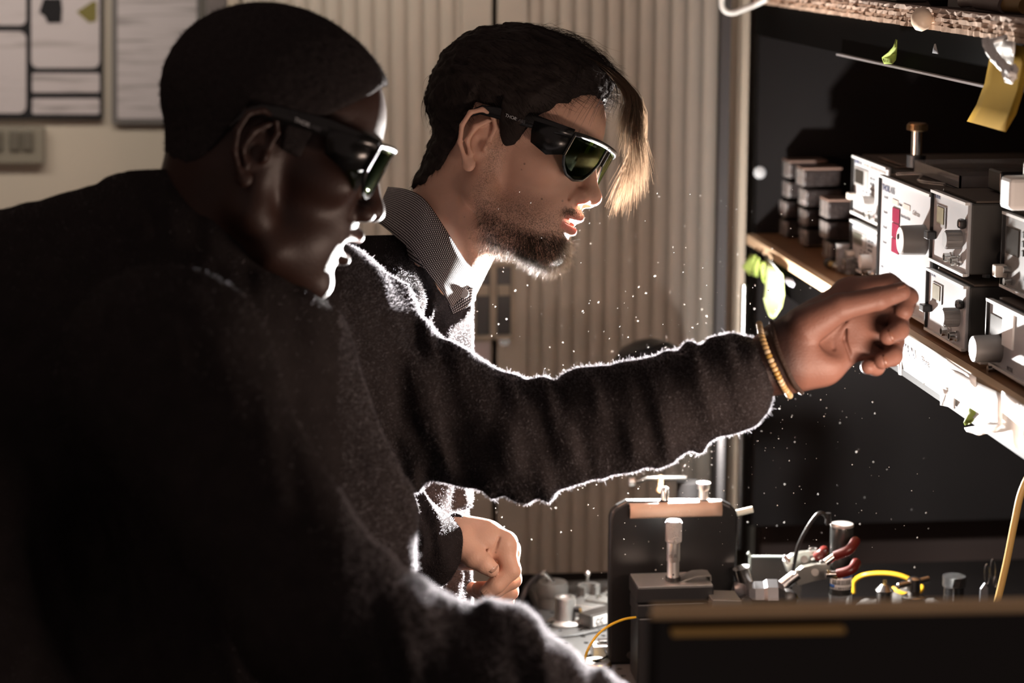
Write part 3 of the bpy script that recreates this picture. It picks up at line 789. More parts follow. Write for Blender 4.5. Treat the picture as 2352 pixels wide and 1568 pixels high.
hang('paper_tag', 'curled white paper tag sticking out under the shelf edge', 'paper',
     [((2274, 968), (2304, 976)), ((2246, 978), (2290, 990)), ((2215, 982), (2262, 996)), ((2220, 990), (2248, 1000))], WHITEP, SX - 0.008, curl=0.006)
c = atX(2150, 400, SX)
c = at(1745, 396, FARY)
tag(MB().lathe(c + [0, 0.001, 0], (0, -1, 0), [(0.008, 0), (0.009, 0.002), (0.006, 0.005), (0.001, 0.006)], 16).build('putty_blob', mat('grey_putty', (0.35, 0.36, 0.37), 0.6), None, smooth=True), 'grey blob of putty stuck on the black end panel', 'putty')

# ================================================================== things on the bench
# breadboard with real holes
BBX0, BBX1, BBY0, BBY1, BBT = 0.352, 0.502, 2.30, 2.845, 0.012
BZ = TZ + BBT
def breadboard():
    p = 0.025; nx = int(round((BBX1 - BBX0) / p)); ny = int(round((BBY1 - BBY0) / p))
    V = []; F = []
    r = 0.0034; k = 8
    for i in range(nx):
        for j in range(ny):
            x0, y0 = BBX0 + i * p, BBY0 + j * p; cx, cy = x0 + p / 2, y0 + p / 2
            b = len(V)
            outer = [(x0 + p, cy), (x0 + p, y0 + p), (cx, y0 + p), (x0, y0 + p), (x0, cy), (x0, y0), (cx, y0), (x0 + p, y0)]
            for q in outer: V.append((q[0], q[1], BZ))
            for t in range(k):
                a = math.pi / 4 * t; V.append((cx + r * math.cos(a), cy + r * math.sin(a), BZ))
            for t in range(k):
                a = math.pi / 4 * t; V.append((cx + r * math.cos(a), cy + r * math.sin(a), BZ - 0.010))
            for t in range(k):
                u = (t + 1) % k
                F.append((b + t, b + u, b + 8 + u, b + 8 + t)); F.append((b + 8 + t, b + 8 + u, b + 16 + u, b + 16 + t))
            F.append(tuple(b + 16 + t for t in range(k)))
    mb = MB().add(V, F)
    e = empty('breadboard', ((BBX0 + BBX1) / 2, (BBY0 + BBY1) / 2, TZ), 'brushed metal breadboard with threaded holes at the bench edge', 'breadboard')
    BB = mat('breadboard_metal', (0.06, 0.059, 0.057), 0.6, 0.1, 0.5, 0.12, 14, 0.15, 300)
    mb.build('drilled_plate', BB, e)
    rim = MB()
    w, d = BBX1 - BBX0, BBY1 - BBY0
    MB().box((BBX0 + w / 2, BBY0 + d / 2, TZ + 0.0008), (w, d, 0.0012)).build('base_sheet', BLACKM, e)
    for c, s in (((BBX0 - 0.001, BBY0 + d / 2, TZ + BBT / 2 + 0.0004), (0.002, d, BBT - 0.0008)), ((BBX1 + 0.001, BBY0 + d / 2, TZ + BBT / 2 + 0.0004), (0.002, d, BBT - 0.0008)),
                 ((BBX0 + w / 2, BBY0 - 0.001, TZ + BBT / 2 + 0.0004), (w, 0.002, BBT - 0.0008)), ((BBX0 + w / 2, BBY1 + 0.001, TZ + BBT / 2 + 0.0004), (w, 0.002, BBT - 0.0008))):
        MB().box(c, s).build('edge', BB, e)
    return e
breadboard()
CHROME = mat('mount_aluminium', (0.14, 0.137, 0.128), 0.45, 0.3, 0.5, 0.08, 30)
# fibre mounts: body block on a pedestal with knob
def on_board(u, v): return atZ(u, v, BZ)
def mount_pair(u, v, label, w, h, knobdir):
    q = on_board(u, v)
    e = empty('fibre_mount', q, label, 'mount', 'fibre mounts on the breadboard')
    MB().lathe(q + [0, 0, 0.0005], (0, 0, 1), [(w * 0.46, 0), (w * 0.46, h * 0.45), (w * 0.5, h * 0.5), (w * 0.52, h * 0.8), (w * 0.46, h), (w * 0.2, h * 1.02)], 24).build('barrel', CHROME, e, smooth=True)
    MB().tube([q + [0, 0, h], q + np.array([knobdir[0], knobdir[1], knobdir[2]]) + [0, 0, h]], 0.004, 12).build('adjuster', STEEL, e, smooth=True)
    return e
mount_pair(1268, 1392, 'rounded aluminium fibre mount with a slanted adjuster, far left on the breadboard', 0.040, 0.032, (-0.012, -0.004, 0.014))
q = on_board(1352, 1392)
e = empty('open_mount', q, 'U shaped aluminium mount with a ball topped pin on the breadboard', 'mount')
mb = MB(); n = 14; rr2 = 0.0145
out, inn = [], []
for i in range(n + 1):
    a = math.radians(-60 + 300 * i / n)
    out.append((math.cos(a) * rr2, math.sin(a) * rr2)); inn.append((math.cos(a) * rr2 * 0.62, math.sin(a) * rr2 * 0.62))
V = []; F = []
for z in (0.0005, 0.028):
    for (x, y) in out + inn: V.append(q + [x, y, z])
N2 = 2 * (n + 1)
for i in range(n):
    F += [(i, i + 1, N2 + i + 1, N2 + i), (n + 1 + i, N2 + n + 1 + i, N2 + n + 2 + i, n + 2 + i), (N2 + i, N2 + i + 1, N2 + n + 2 + i, N2 + n + 1 + i), (i, n + 1 + i, n + 2 + i, i + 1)]
F += [(0, N2, N2 + n + 1, n + 1), (n, 2 * n + 1, N2 + 2 * n + 1, N2 + n)]
mb.add(V, F).build('ring_body', CHROME, e, smooth=True)
MB().cyl(q + [0.0, 0.012, 0.027], q + [0.0, 0.012, 0.036], 0.0022).build('pin', STEEL, e, smooth=True)
MB().lathe(q + [0, 0.012, 0.035], (0, 0, 1), [(0.001, 0), (0.0035, 0.002), (0.0045, 0.0045), (0.0035, 0.007), (0.001, 0.009)], 12).build('ball', STEEL, e, smooth=True)
# pedestal post with flange and cable
q = on_board(1298, 1432)
e = empty('pedestal_post', q, 'round steel pedestal post with wide flange and side screw', 'post')
MB().lathe(q + [0, 0, 0.0005], (0, 0, 1), [(0.022, 0), (0.022, 0.003), (0.018, 0.005), (0.0135, 0.006), (0.013, 0.032), (0.0125, 0.034), (0.008, 0.034), (0.007, 0.032)], 28).build('body', ALU, e, smooth=True)
MB().cyl(q + [0.010, -0.006, 0.020], q + [0.017, -0.010, 0.020], 0.0042, n=14).build('screw', BLACKM, e, smooth=True)
MB().cyl(q + [0.017, -0.010, 0.020], q + [0.0185, -0.0108, 0.020], 0.0026, n=12).build('screw_tip', BRASS, e, smooth=True)
# slide blocks on the right of the board
for (u, v, su, label, m_) in ((1352, 1400, (0.062, 0.05, 0.016), 'dark sided aluminium stage block lying askew behind the pedestal post', ALU),
                              (1392, 1378, (0.04, 0.05, 0.012), 'flat aluminium plate beside the black cover panel', CHROME)):
    q = on_board(u, v)
    R = np.array(Matrix.Rotation(math.radians(-32), 3, 'Z'))
    e = empty('stage_block', q, label, 'stage')
    MB().box(q + [0.01, -0.02, su[2] / 2 + 0.0006], su, R).build('plate', m_, e, bevel=0.0015)
    MB().box(q + [0.01, -0.02, su[2] + 0.0026], (su[0] * 0.5, su[1] * 0.4, 0.004), R).build('clamp_bar', CHROME, e, bevel=0.001)
    MB().cyl(q + [0.01, -0.02, su[2] + 0.004], q + [0.01, -0.02, su[2] + 0.008], 0.0035, n=12).build('screw', STEEL, e, smooth=True)
q = on_board(1376, 1432)
R = np.array(Matrix.Rotation(math.radians(35), 3, 'Z'))
e = empty('marked_block', q, 'slanted dark block with a white marked label on the breadboard', 'block')
MB().box(q + [0, 0, 0.009], (0.05, 0.022, 0.017), R).build('body', DARKSTEEL, e, bevel=0.001)
MB().box(q + R @ np.array([0, -0.0112, 0.009]), (0.042, 0.0006, 0.012), R).build('label', WHITEP, e)
text_part('CC', q + R @ np.array([-0.017, -0.0118, 0.0055]), R @ np.array([1.0, 0, 0]), np.array([0, 0, 1.0]), 0.010, INKK, e)
q = on_board(1390, 1512)
e = empty('steel_clamp', q, 'small steel clamp block near the washers', 'clamp')
MB().box(q + [0, 0.01, 0.008], (0.03, 0.02, 0.015)).build('body', ALU, e, bevel=0.0015)
MB().box(q + [0.002, 0.01, 0.018], (0.018, 0.012, 0.005)).build('cap', STEEL, e, bevel=0.001)
q = on_board(1370, 1532)
e = empty('brass_washer', q, 'thick brass edged washer lying on the breadboard', 'washer')
MB().lathe(q + [0, 0, 0.0005], (0, 0, 1), [(0.016, 0), (0.017, 0.002), (0.017, 0.005), (0.016, 0.007), (0.006, 0.007), (0.005, 0.006), (0.005, 0)], 26).build('ring', BRASS, e, smooth=True)
MB().lathe(q + [0, 0, 0.0071], (0, 0, 1), [(0.0155, 0), (0.0155, 0.0008), (0.006, 0.0008), (0.006, 0)], 26).build('face_plate', ALU, e, smooth=True)
# cables on the board
CAB = mat('black_cable', (0.010, 0.010, 0.010), 0.35, 0, 0.5)
def cable(name, label, pts, r, m_, cat='cable', k=10, n=8):
    return tag(MB().tube(smoothpath(pts, k), r, n).build(name, m_, None, smooth=True, auto=False), label, cat)
b0 = on_board(1280, 1376) + [0, 0, 0.02]
cable('black_cable', 'black cable arching off the breadboard edge with a brass plug end',
      [b0, b0 + [-0.02, -0.004, 0.004], np.array([BBX0 + 0.012, 2.80, BZ + 0.026]), np.array([BBX0 - 0.014, 2.78, BZ + 0.006]), np.array([BBX0 - 0.022, 2.76, BZ - 0.05]), np.array([BBX0 - 0.02, 2.74, BZ - 0.2])], 0.0036, mat('grey_black_cable', (0.05, 0.05, 0.055), 0.3, 0, 0.6))
tag(MB().cyl(b0 + [0.004, 0, -0.001], b0 + [-0.012, -0.003, 0.0025], 0.0052, n=14).build('brass_plug', BRASS, None, smooth=True), 'brass plug at the end of the arching black cable', 'plug')
def bl(pp, dz=0.004): return [on_board(u, v) + [0, 0, dz] for u, v in pp]
cable('black_cable', 'black cable curving across the middle of the breadboard', bl([(1234, 1458), (1250, 1444), (1275, 1436), (1318, 1435), (1360, 1428), (1396, 1420)]), 0.0026, CAB)
cable('thin_wire', 'thin black wire crossing the breadboard below the cable', bl([(1234, 1464), (1262, 1467), (1300, 1465), (1345, 1458), (1400, 1447)], 0.002), 0.0012, CAB)
cable('thin_wire', 'thin black wire hooked over the brass edged washer', bl([(1384, 1500), (1392, 1518), (1394, 1524), (1386, 1530), (1372, 1534)], 0.010), 0.0012, CAB)
YF = mat('yellow_fibre', (0.62, 0.36, 0.02), 0.35, 0, 0.5)
cable('yellow_fibre', 'yellow fibre arching in front of the breadboard to the black cover',
      [at(1460, 1417, 2.36), at(1432, 1422, 2.35), at(1400, 1436, 2.34), at(1372, 1458, 2.33), at(1351, 1490, 2.32), at(1343, 1520, 2.32), at(1350, 1545, 2.33), on_board(1366, 1556) + [0, 0, 0.004]], 0.0014, YF, 'fibre')

# black cover panel with tape roll, micrometer stage
PYD = 2.50
a = at(1400, 1180, PYD); b = at(1690, 1180, PYD)
cov = empty('cover_panel', ((a[0] + b[0]) / 2, PYD, BZ), 'black rounded cover panel standing on the bench behind the micrometer', 'panel')
outl = [at(1400, 1190, PYD), at(1404, 1174, PYD), at(1418, 1162, PYD), at(1440, 1150, PYD), at(1660, 1150, PYD), at(1680, 1160, PYD), at(1692, 1174, PYD), at(1696, 1190, PYD)]
xa, xb = outl[0][0], outl[-1][0]
outl = [np.array([p[0], PYD, p[2]]) for p in outl] + [np.array([xb, PYD, BZ + 0.0005]), np.array([xa, PYD, BZ + 0.0005])]
MB().plate(outl, (0, 1, 0), 0.014).build('shell', mat('cover_black', (0.010, 0.0095, 0.0095), 0.32, 0, 0.45, 0.3, 20, 0.05), cov, bevel=0.004, seg=3)
for (u, v) in ((1448, 1504), (1432, 1544)):
    q = at(u, v, PYD)
    MB().lathe(q, (0, -1, 0), [(0.0045, 0), (0.0045, 0.001), (0.003, 0.0012), (0.0025, 0.0005)], 16).build('screw', DARKSTEEL, cov, smooth=True)
# the curved beige lip on top
q0 = at(1447, 1165, PYD - 0.004); q1 = at(1658, 1165, PYD - 0.004)
rows = []
for t in np.linspace(-0.5, 1.0, 9):
    ang = t * math.pi / 2
    rows.append([np.array([x, PYD - 0.003 - 0.009 * math.cos(ang) + 0.004, q0[2] - 0.006 + 0.010 * math.sin(ang) * 1.0]) for x in np.linspace(q0[0], q1[0], 12)])
lip = MB().sheet(rows, 0.0012)
tag(lip.build('tape_strip', mat('kraft_tape', (0.4, 0.27, 0.2), 0.55), None, smooth=True, auto=False), 'curled kraft tape lying over the top edge of the black cover', 'tape')
q = at(1527, 1128, PYD + 0.006); zc = at(1527, 1150, PYD)[2]
tag(MB().lathe((q[0], PYD + 0.006, zc), (0, 0, 1), [(0.0052, 0), (0.0052, 0.010), (0.004, 0.014), (0.001, 0.0155)], 16).build('round_pin', STEEL, None, smooth=True), 'small domed steel pin on top of the black cover', 'pin')
q = at(1616, 1128, PYD + 0.006)
tag(MB().lathe((q[0], PYD + 0.006, zc), (0, 0, 1), [(0.0058, 0), (0.0058, 0.010), (0.0075, 0.012), (0.0078, 0.019), (0.006, 0.0195)], 18).build('thumb_screw', ALU, None, smooth=True), 'flanged aluminium thumb screw on top of the black cover', 'screw')
a = at(1692, 1178, PYD + 0.006); 
tag(MB().cyl(np.array([xb - 0.001, PYD + 0.006, a[2]]), np.array([xb + 0.018, PYD + 0.006, a[2] + 0.004]), 0.0038, n=14).build('side_rod', mat('pale_rod', (0.7, 0.72, 0.62), 0.35), None, smooth=True), 'pale short rod sticking out of the black cover side', 'rod')
# micrometer
MYD = 2.43
st = at(1550, 1395, MYD)
mic = empty('micrometer_stage', (st[0], MYD, BZ), 'black translation stage with an upright steel micrometer', 'micrometer')
zt1 = at(1550, 1342, MYD)[2]
xa1, xb1 = at(1460, 1345, MYD)[0], at(1636, 1345, MYD)[0]
STAGE = mat('stage_black', (0.012, 0.012, 0.013), 0.4, 0, 0.5, 0.2, 40)
MB().box(((xa1 + xb1) / 2, MYD + 0.018, zt1 - 0.009), (xb1 - xa1, 0.055, 0.018)).build('stage_top', STAGE, mic, bevel=0.0015)
MB().box(((xa1 + xb1) / 2, MYD + 0.018, zt1 - 0.028), (xb1 - xa1 - 0.002, 0.052, 0.016)).build('stage_carriage', STAGE, mic, bevel=0.0015)
MB().box(((xa1 + xb1) / 2, MYD + 0.018, (zt1 - 0.036 + BZ) / 2 + 0.0004), (xb1 - xa1 - 0.004, 0.052, zt1 - 0.036 - BZ - 0.0008)).build('stage_body', STAGE, mic, bevel=0.002)
MB().box(((xa1 + xb1) / 2, MYD + 0.018, zt1 + 0.0006), (xb1 - xa1 - 0.003, 0.053, 0.0012)).build('lit_top_skin', ALU, mic)  # thin pale plate added to imitate light on the black stage top
mx, my = at(1550, 1340, MYD)[0], MYD + 0.012
hpx = 1.0 / (FPX / 2.43)
MB().cyl((mx, my, zt1), (mx, my, zt1 + 0.006), 0.0085, n=24).build('collar', BLACKM, mic, smooth=True)
MB().lathe((mx, my, zt1 + 0.004), (0, 0, 1), [(0.0068, 0), (0.0068, 0.026)], 28).build('sleeve', ALU, mic, smooth=True)
th = MB().lathe((mx, my, zt1 + 0.024), (0, 0, 1), [(0.0072, 0), (0.0076, 0.001), (0.0076, 0.024), (0.007, 0.0245)], 28).build('thimble', ALU, mic, smooth=True)
mb = MB().lathe((mx, my, zt1 + 0.0465), (0, 0, 1), [(0.0086, 0), (0.0088, 0.0006), (0.0088, 0.024), (0.008, 0.0252)], 32)
for i in range(32):
    t = 2 * math.pi * i / 32
    mb.box((mx + 0.0088 * math.cos(t), my + 0.0088 * math.sin(t), zt1 + 0.0585), (0.0009, 0.0009, 0.022))
mb.build('knurled_grip', mat('knurl_steel', (0.5, 0.49, 0.48), 0.35, 0.9, bump=0.6, bscale=900), mic)
for tx, dx in (('25', -0.0032), ('20', 0.0024)):
    text_part(tx, np.array([mx + dx, my - 0.0077, zt1 + 0.030]), np.array([0, 0, 1.0]), np.array([-1.0, 0, 0]), 0.0042, INKK, mic)
MB().cyl((mx - 0.001, my - 0.0066, zt1 + 0.010), (mx - 0.001, my - 0.0072, zt1 + 0.010), 0.001, n=10).build('set_screw', INKK, mic)
lv = at(1612, 1330, MYD)
rows = [[np.array([lv[0] + dx, MYD + 0.005 + dy, zt1 + 0.0012 + h]) for dx, h in ((-0.024, 0), (-0.016, 0.003), (-0.006, 0.0065), (0.006, 0.007), (0.012, 0.006), (0.0125, 0.0))] for dy in (0, 0.012, 0.024)]
MB().sheet(rows, 0.0015).build('lever', CHROME, mic, smooth=True)
# aluminium angle bar to the right of the stage
q0 = at(1636, 1392, 2.40); q1 = at(1715, 1392, 2.40)
tag(MB().plate([np.array([at(1636, 1375, 2.40)[0], 2.40, TZ + 0.0005]), np.array([at(1728, 1375, 2.40)[0], 2.40, TZ + 0.0005]), np.array([at(1704, 1379, 2.40)[0], 2.40, at(1704, 1379, 2.40)[2]]), np.array([at(1636, 1377, 2.40)[0], 2.40, at(1636, 1377, 2.40)[2]])], (0, 1, 0), 0.04).build('angle_bracket', CHROME, None, bevel=0.001), 'sloping aluminium bracket between stage and clamp stand', 'bracket')

# helping hand stand with clamps and the usb microscope
HYD = 2.48
def h(u, v, dy=0.0): return at(u, v, HYD + dy)
std = empty('clamp_stand', (h(1760, 1380)[0], HYD, TZ), 'steel helping hand stand with swivel joint and two red tipped clamps', 'clamp stand')
MB().cyl(h(1702, 1303), h(1722, 1380), 0.0098, n=22).build('rod', STEEL, std, smooth=True)
MB().cyl(h(1722, 1380), np.array([h(1724, 1386)[0], HYD, TZ + 0.0005]), 0.0098, n=22).build('rod', STEEL, std, smooth=True)
JOINT = mat('joint_metal', (0.10, 0.10, 0.105), 0.35, 0.6, 0.5, 0.1, 40)
MB().lathe(h(1680, 1362), RIGHT, [(0.004, 0), (0.013, 0.003), (0.0155, 0.010), (0.0155, 0.018), (0.012, 0.022)], 24).build('joint_drum', JOINT, std, smooth=True)
MB().lathe(h(1712, 1368, -0.02), RIGHT, [(0.013, 0), (0.0165, 0.003), (0.0175, 0.010), (0.0175, 0.020), (0.020, 0.024), (0.020, 0.036), (0.012, 0.044)], 8).build('hex_joint', JOINT, std)
MB().lathe(h(1712, 1384, -0.04), -FWD, [(0.008, 0), (0.008, 0.012), (0.007, 0.013)], 18).build('joint_bolt', BLACKM, std, smooth=True)
MB().lathe(h(1808, 1376, -0.02), -FWD, [(0.012, -0.01), (0.0125, 0.004), (0.010, 0.010), (0.004, 0.012)], 22).build('black_knob', BLACKP, std, smooth=True)
MB().cyl(h(1775, 1362), h(1832, 1318), 0.0075, n=18).build('arm', STEEL, std, smooth=True)
# spring clamp: lower jaw plate set, silver
def claw(e, root, mid, tip0, tip1, name, dy):
    MB().tube(smoothpath([h(*root, dy), h(*mid, dy)], 4), 0.0045, 10).build(name, STEEL, e, smooth=True)
    g = smoothpath([h(*mid, dy), h(*tip0, dy - 0.006), h(*tip1, dy + 0.004)], 8)
    k = MB().tube(g, [0.0058] * (len(g) - 2) + [0.0056, 0.0045], 12).build('red_tip', mat('red_rubber', (0.10, 0.012, 0.009), 0.32, 0, 0.5), e, smooth=True)
    return k
def clamp(u, v, s, dy):
    k = MB()
    P = [h(u + dx * s, v + dyy * s, dy) for dx, dyy in ((0, 0), (22, -16), (48, -22), (84, -24), (86, 10), (60, 14), (38, 20), (10, 28))]
    c = k.plate(P, FWD, 0.004).build('clamp_body', mat('clamp_nickel', (0.55, 0.56, 0.52), 0.28, 0.85), std, bevel=0.0008)
    P2 = [p + FWD * 0.014 for p in P]
    MB().plate(P2, FWD, 0.003).build('clamp_body', MATS['clamp_nickel'], std, bevel=0.0008)
    MB().cyl(h(u + 50 * s, v - 4 * s, dy - 0.002), h(u + 50 * s, v - 4 * s, dy + 0.02), 0.0045 * s, n=14).build('clamp_pivot', DARKSTEEL, std, smooth=True)
    ring = [h(u + 72 * s + 10 * s * math.cos(t), v - 26 * s + 5 * s * math.sin(t), dy + 0.009) for t in np.linspace(0, 2 * math.pi, 17)]
    MB().tube(ring, 0.0016, 6, cap=False).build('clamp_ring', STEEL, std, smooth=True)
clamp(1822, 1318, 1.0, -0.006)
clamp(1800, 1288, 0.95, 0.022)
MB().tube([h(1812, 1290, 0.02), h(1800, 1276, 0.02)], [0.003, 0.0022], 8).build('clamp_tail', STEEL, std, smooth=True)
claw(std, (1896, 1292), (1918, 1276), (1950, 1262), (1968, 1238), 'jaw', -0.038)
claw(std, (1896, 1318), (1924, 1318), (1955, 1308), (1969, 1288), 'jaw', -0.038)
claw(std, (1862, 1284), (1876, 1278), (1888, 1270), (1894, 1262), 'jaw', 0.02)
MB().cyl(h(1898, 1316, -0.038), h(1924, 1322, -0.038), 0.0042, n=14).build('threaded_stud', mat('stud_brass', (0.3, 0.24, 0.12), 0.4, 0.9, bump=0.8, bscale=500), std, smooth=True)

ms_ = h(1929, 1383); mz = ms_[2]
mxx, mzz = ms_[0], TZ + 0.0005
topz = h(1925, 1200)[2]
um = empty('usb_microscope', (mxx, HYD, TZ), 'black handheld microscope with barcode label gripped by the red tipped clamps', 'microscope')
H_ = topz - mzz
def zrel(v): return h(1929, v)[2]
BODYM = mat('microscope_black', (0.03, 0.031, 0.03), 0.25, 0.2, 0.6)
MB().lathe((mxx, HYD, 0), (0, 0, 1), [(0.0128, zrel(1362)), (0.0132, zrel(1355)), (0.0132, zrel(1250)), (0.0136, zrel(1246)), (0.0136, zrel(1212)), (0.0130, zrel(1208))], 32).build('barrel', BODYM, um, smooth=True)
MB().lathe((mxx, HYD, zrel(1208)), (0, 0, 1), [(0.0134, 0), (0.0136, 0.002), (0.0128, 0.003)], 32).build('top_cap', mat('silver_cap', (0.62, 0.6, 0.58), 0.35, 0.6), um, smooth=True)
MB().lathe((mxx, HYD, 0), (0, 0, 1), [(0.0126, TZ + 0.0006), (0.0138, TZ + 0.002), (0.0138, zrel(1360)), (0.0120, zrel(1360)), (0.0118, TZ + 0.004)], 32, close=False).build('clear_hood', mat('clear_hood', (0.95, 0.95, 0.95), 0.05, 0, 0.6, trans=0.95), um, smooth=True)
def wrap(z0, z1, a0, a1, r, m_, name, n=14):
    rows = [[np.array([mxx + r * math.cos(a), HYD + r * math.sin(a), z]) for a in np.radians(np.linspace(a0, a1, n))] for z in (z0, z1)]
    return MB().sheet(rows, 0.0002).build(name, m_, um, smooth=True, auto=False)
wrap(zrel(1348), zrel(1318), -172, -20, 0.01335, WHITEP, 'label')
wrap(zrel(1321), zrel(1315), -95, -20, 0.01345, mat('label_blue', (0.03, 0.12, 0.4), 0.5), 'label_band')
wrap(zrel(1344), zrel(1337), -172, -135, 0.01345, MATS['label_blue'], 'label_band')
an = -150.0
rb = random.Random(8)
while an < -48:
    w_ = rb.choice((1.2, 1.2, 2.2, 3.2)); wrap(zrel(1336.5), zrel(1325), an, an + w_, 0.0135, INKK, 'barcode_bar', 2); an += w_ + rb.choice((1.4, 2.2))
for i, ch in enumerate('INV02568'):
    a_ = math.radians(-128 + 11.5 * i)
    text_part(ch, np.array([mxx + 0.0138 * math.cos(a_), HYD + 0.0138 * math.sin(a_), zrel(1346)]), np.array([-math.sin(a_), math.cos(a_), 0]), np.array([0, 0, 1.0]), 0.0038, INKK, um)
cable('microscope_cable', 'black cable rising from the microscope and drooping to the swivel joint',
      [h(1901, 1205), h(1899, 1190), h(1890, 1179), h(1876, 1182), h(1852, 1216), h(1832, 1258), h(1822, 1310), h(1815, 1350), h(1812, 1378)], 0.0023, CAB)
mb = MB()
for i in range(8):
    p_ = h(1902, 1206).copy(); p_[2] += 0.0025 + i * 0.0016
    mb.cyl(p_, p_ + [0, 0, 0.001], 0.0042 - i * 0.00015, n=12)
mb.build('cable_boot', BLACKP, um)
um.children[-1]['kind'] = 'stuff'
# frosted plate behind the clamps
pl = [h(1727, 1278, 0.12), h(1722, 1284, 0.12), h(1722, 1384, 0.12), h(1842, 1384, 0.12), h(1842, 1278, 0.12)]
pl[2][2] = TZ + 0.0005; pl[3][2] = TZ + 0.0005
pe = empty('glass_plate', (pl[2] + pl[3]) / 2, 'upright smoked glass plate with a bright rounded edge behind the clamps', 'plate')
MB().plate(pl, (0, 1, 0), 0.003).build('pane', mat('smoked_glass', (0.07, 0.065, 0.06), 0.35, 0, 0.5), pe, bevel=0.001)
rim = smoothpath([pl[2] + [0, -0.001, 0], pl[1] + [0, -0.001, 0], pl[0] + [0.0005, -0.001, 0.0004], pl[4] + [0, -0.001, 0]], 5)
MB().tube(rim, 0.0013, 6).build('bright_edge', mat('glass_edge', (0.6, 0.66, 0.62), 0.25, trans=0.3), pe, smooth=True)

# small things along the bench toward the right
def bz(u, v): return atZ(u, v, TZ)
FOAM = mat('grey_foam', (0.10, 0.095, 0.09), 0.95, 0, 0.1, 0.5, 90, 1.0, 260)
def at2(u, Y): # on the bench top at pixel column u and depth Y
    p_ = at(u, 1380, Y); return np.array([p_[0], Y, TZ + 0.0005])
def foam(u, Y, s, label):
    c = at2(u, Y); mb = MB(); rf = random.Random(u)
    rows = []
    for i in range(7):
        a = i / 6 * math.pi / 2
        rows.append([c + np.array([s[0] * math.cos(a) * math.cos(t) * rf.uniform(0.85, 1.1), s[1] * math.cos(a) * math.sin(t) * rf.uniform(0.85, 1.1), s[2] * math.sin(a) * rf.uniform(0.9, 1.05)]) for t in np.linspace(0, 2 * math.pi, 15)[:-1]])
    for r_ in rows: r_.append(r_[0])
    mb.sheet(rows)
    return tag(mb.build('foam_lump', FOAM, None, smooth=True, auto=False), label, 'foam')
foam(2000, 2.66, (0.03, 0.02, 0.032), 'grey foam lump directly right of the microscope')
foam(2145, 2.66, (0.026, 0.02, 0.03), 'grey foam lump between cross screw and black jar')
foam(2075, 2.72, (0.022, 0.02, 0.034), 'small grey foam lump behind the cross handled screw')
cable('yellow_fibre', 'coiled yellow fibre lying behind the microscope on the bench',
      [at(1960, 1362, 2.70), at(1962, 1335, 2.70), at(1985, 1320, 2.69), at(2030, 1316, 2.68), at(2070, 1322, 2.67), at(2108, 1340, 2.66), at(2118, 1352, 2.64), at(2100, 1366, 2.62), at(2072, 1362, 2.62), at(2050, 1350, 2.63)], 0.0026, YF, 'fibre')
tag(MB().box(at2(1978, 2.6) + [0, 0, 0.014], (0.03, 0.03, 0.026)).build('metal_block', ALU, None, bevel=0.001), 'square aluminium block standing beside the microscope hood', 'block')
tag(MB().box(at2(2066, 2.6) + [0, 0, 0.013], (0.045, 0.02, 0.024)).build('copper_block', mat('coppery_block', (0.4, 0.3, 0.24), 0.35, 0.7), None, bevel=0.001), 'coppery flat block behind the cone tipped post', 'block')
c = at2(2031, 2.50)
e = empty('cone_post', c, 'steel post with a cone tip and brass pin', 'post')
zc1 = at(2031, 1354, 2.50)[2] - c[2]; zc2 = at(2031, 1345, 2.50)[2] - c[2]
MB().lathe(c, (0, 0, 1), [(0.0092, 0), (0.0092, zc1 - 0.003), (0.0108, zc1 - 0.002), (0.0108, zc1), (0.0045, zc2 + 0.002)], 24).build('shaft', STEEL, e, smooth=True)
MB().cyl(c + [0, 0, zc2 + 0.002], c + [0, 0, zc2 + 0.007], 0.0022, n=12).build('pin', BRASS, e, smooth=True)
c = at2(2098, 2.50)
e = empty('cross_screw', c, 'steel cross handled clamp screw', 'screw')
zb_ = at(2098, 1370, 2.50)[2] - c[2]; zh = at(2098, 1340, 2.50)[2] - c[2]; zt_ = at(2098, 1325, 2.50)[2] - c[2]
MB().lathe(c, (0, 0, 1), [(0.014, 0), (0.014, zb_), (0.011, zb_ + 0.002), (0.007, zb_ + 0.0022)], 24).build('base', STEEL, e, smooth=True)
prof = []
zz = zb_
while zz < zh - 0.006:
    prof += [(0.0062, zz), (0.0074, zz + 0.0008)]; zz += 0.0016
MB().lathe(c, (0, 0, 1), prof, 18).build('thread', DARKSTEEL, e)
MB().lathe(c, (0, 0, 1), [(0.0078, zh - 0.008), (0.0078, zt_ - 0.002), (0.004, zt_)], 22).build('head', STEEL, e, smooth=True)
MB().lathe(c + [-0.022, -0.006, zh - 0.001], (1, 0.25, 0.12), [(0.003, 0), (0.004, 0.001), (0.004, 0.042), (0.003, 0.043)], 14).build('cross_bar', STEEL, e, smooth=True)
c = at2(2146, 2.52)
tag(MB().lathe(c, (0, 0, 1), [(0.005, 0), (0.005, 0.012), (0.0035, 0.015), (0.001, 0.016)], 16).build('round_pin', STEEL, None, smooth=True), 'little domed steel pin on the bench left of the black jar', 'pin')
c = at2(2190, 2.54)
jar = empty('black_jar', c, 'black jar with a sparkly knurled lid standing on the bench', 'jar')
zj = at(2190, 1345, 2.54)[2] - c[2]; zj2 = at(2190, 1322, 2.54)[2] - c[2]
MB().lathe(c, (0, 0, 1), [(0.0118, 0), (0.0118, zj), (0.0100, zj + 0.001)], 30).build('jar_body', BLACKP, jar, smooth=True)
MB().lathe(c + [0, 0, zj], (0, 0, 1), [(0.0135, 0), (0.0138, 0.001), (0.0138, zj2 - zj - 0.0005), (0.0135, zj2 - zj)], 36).build('lid', mat('sparkle_black', (0.02, 0.02, 0.02), 0.25, 0.3, 0.8, 0.6, 900, 1.0, 1500), jar, smooth=True)
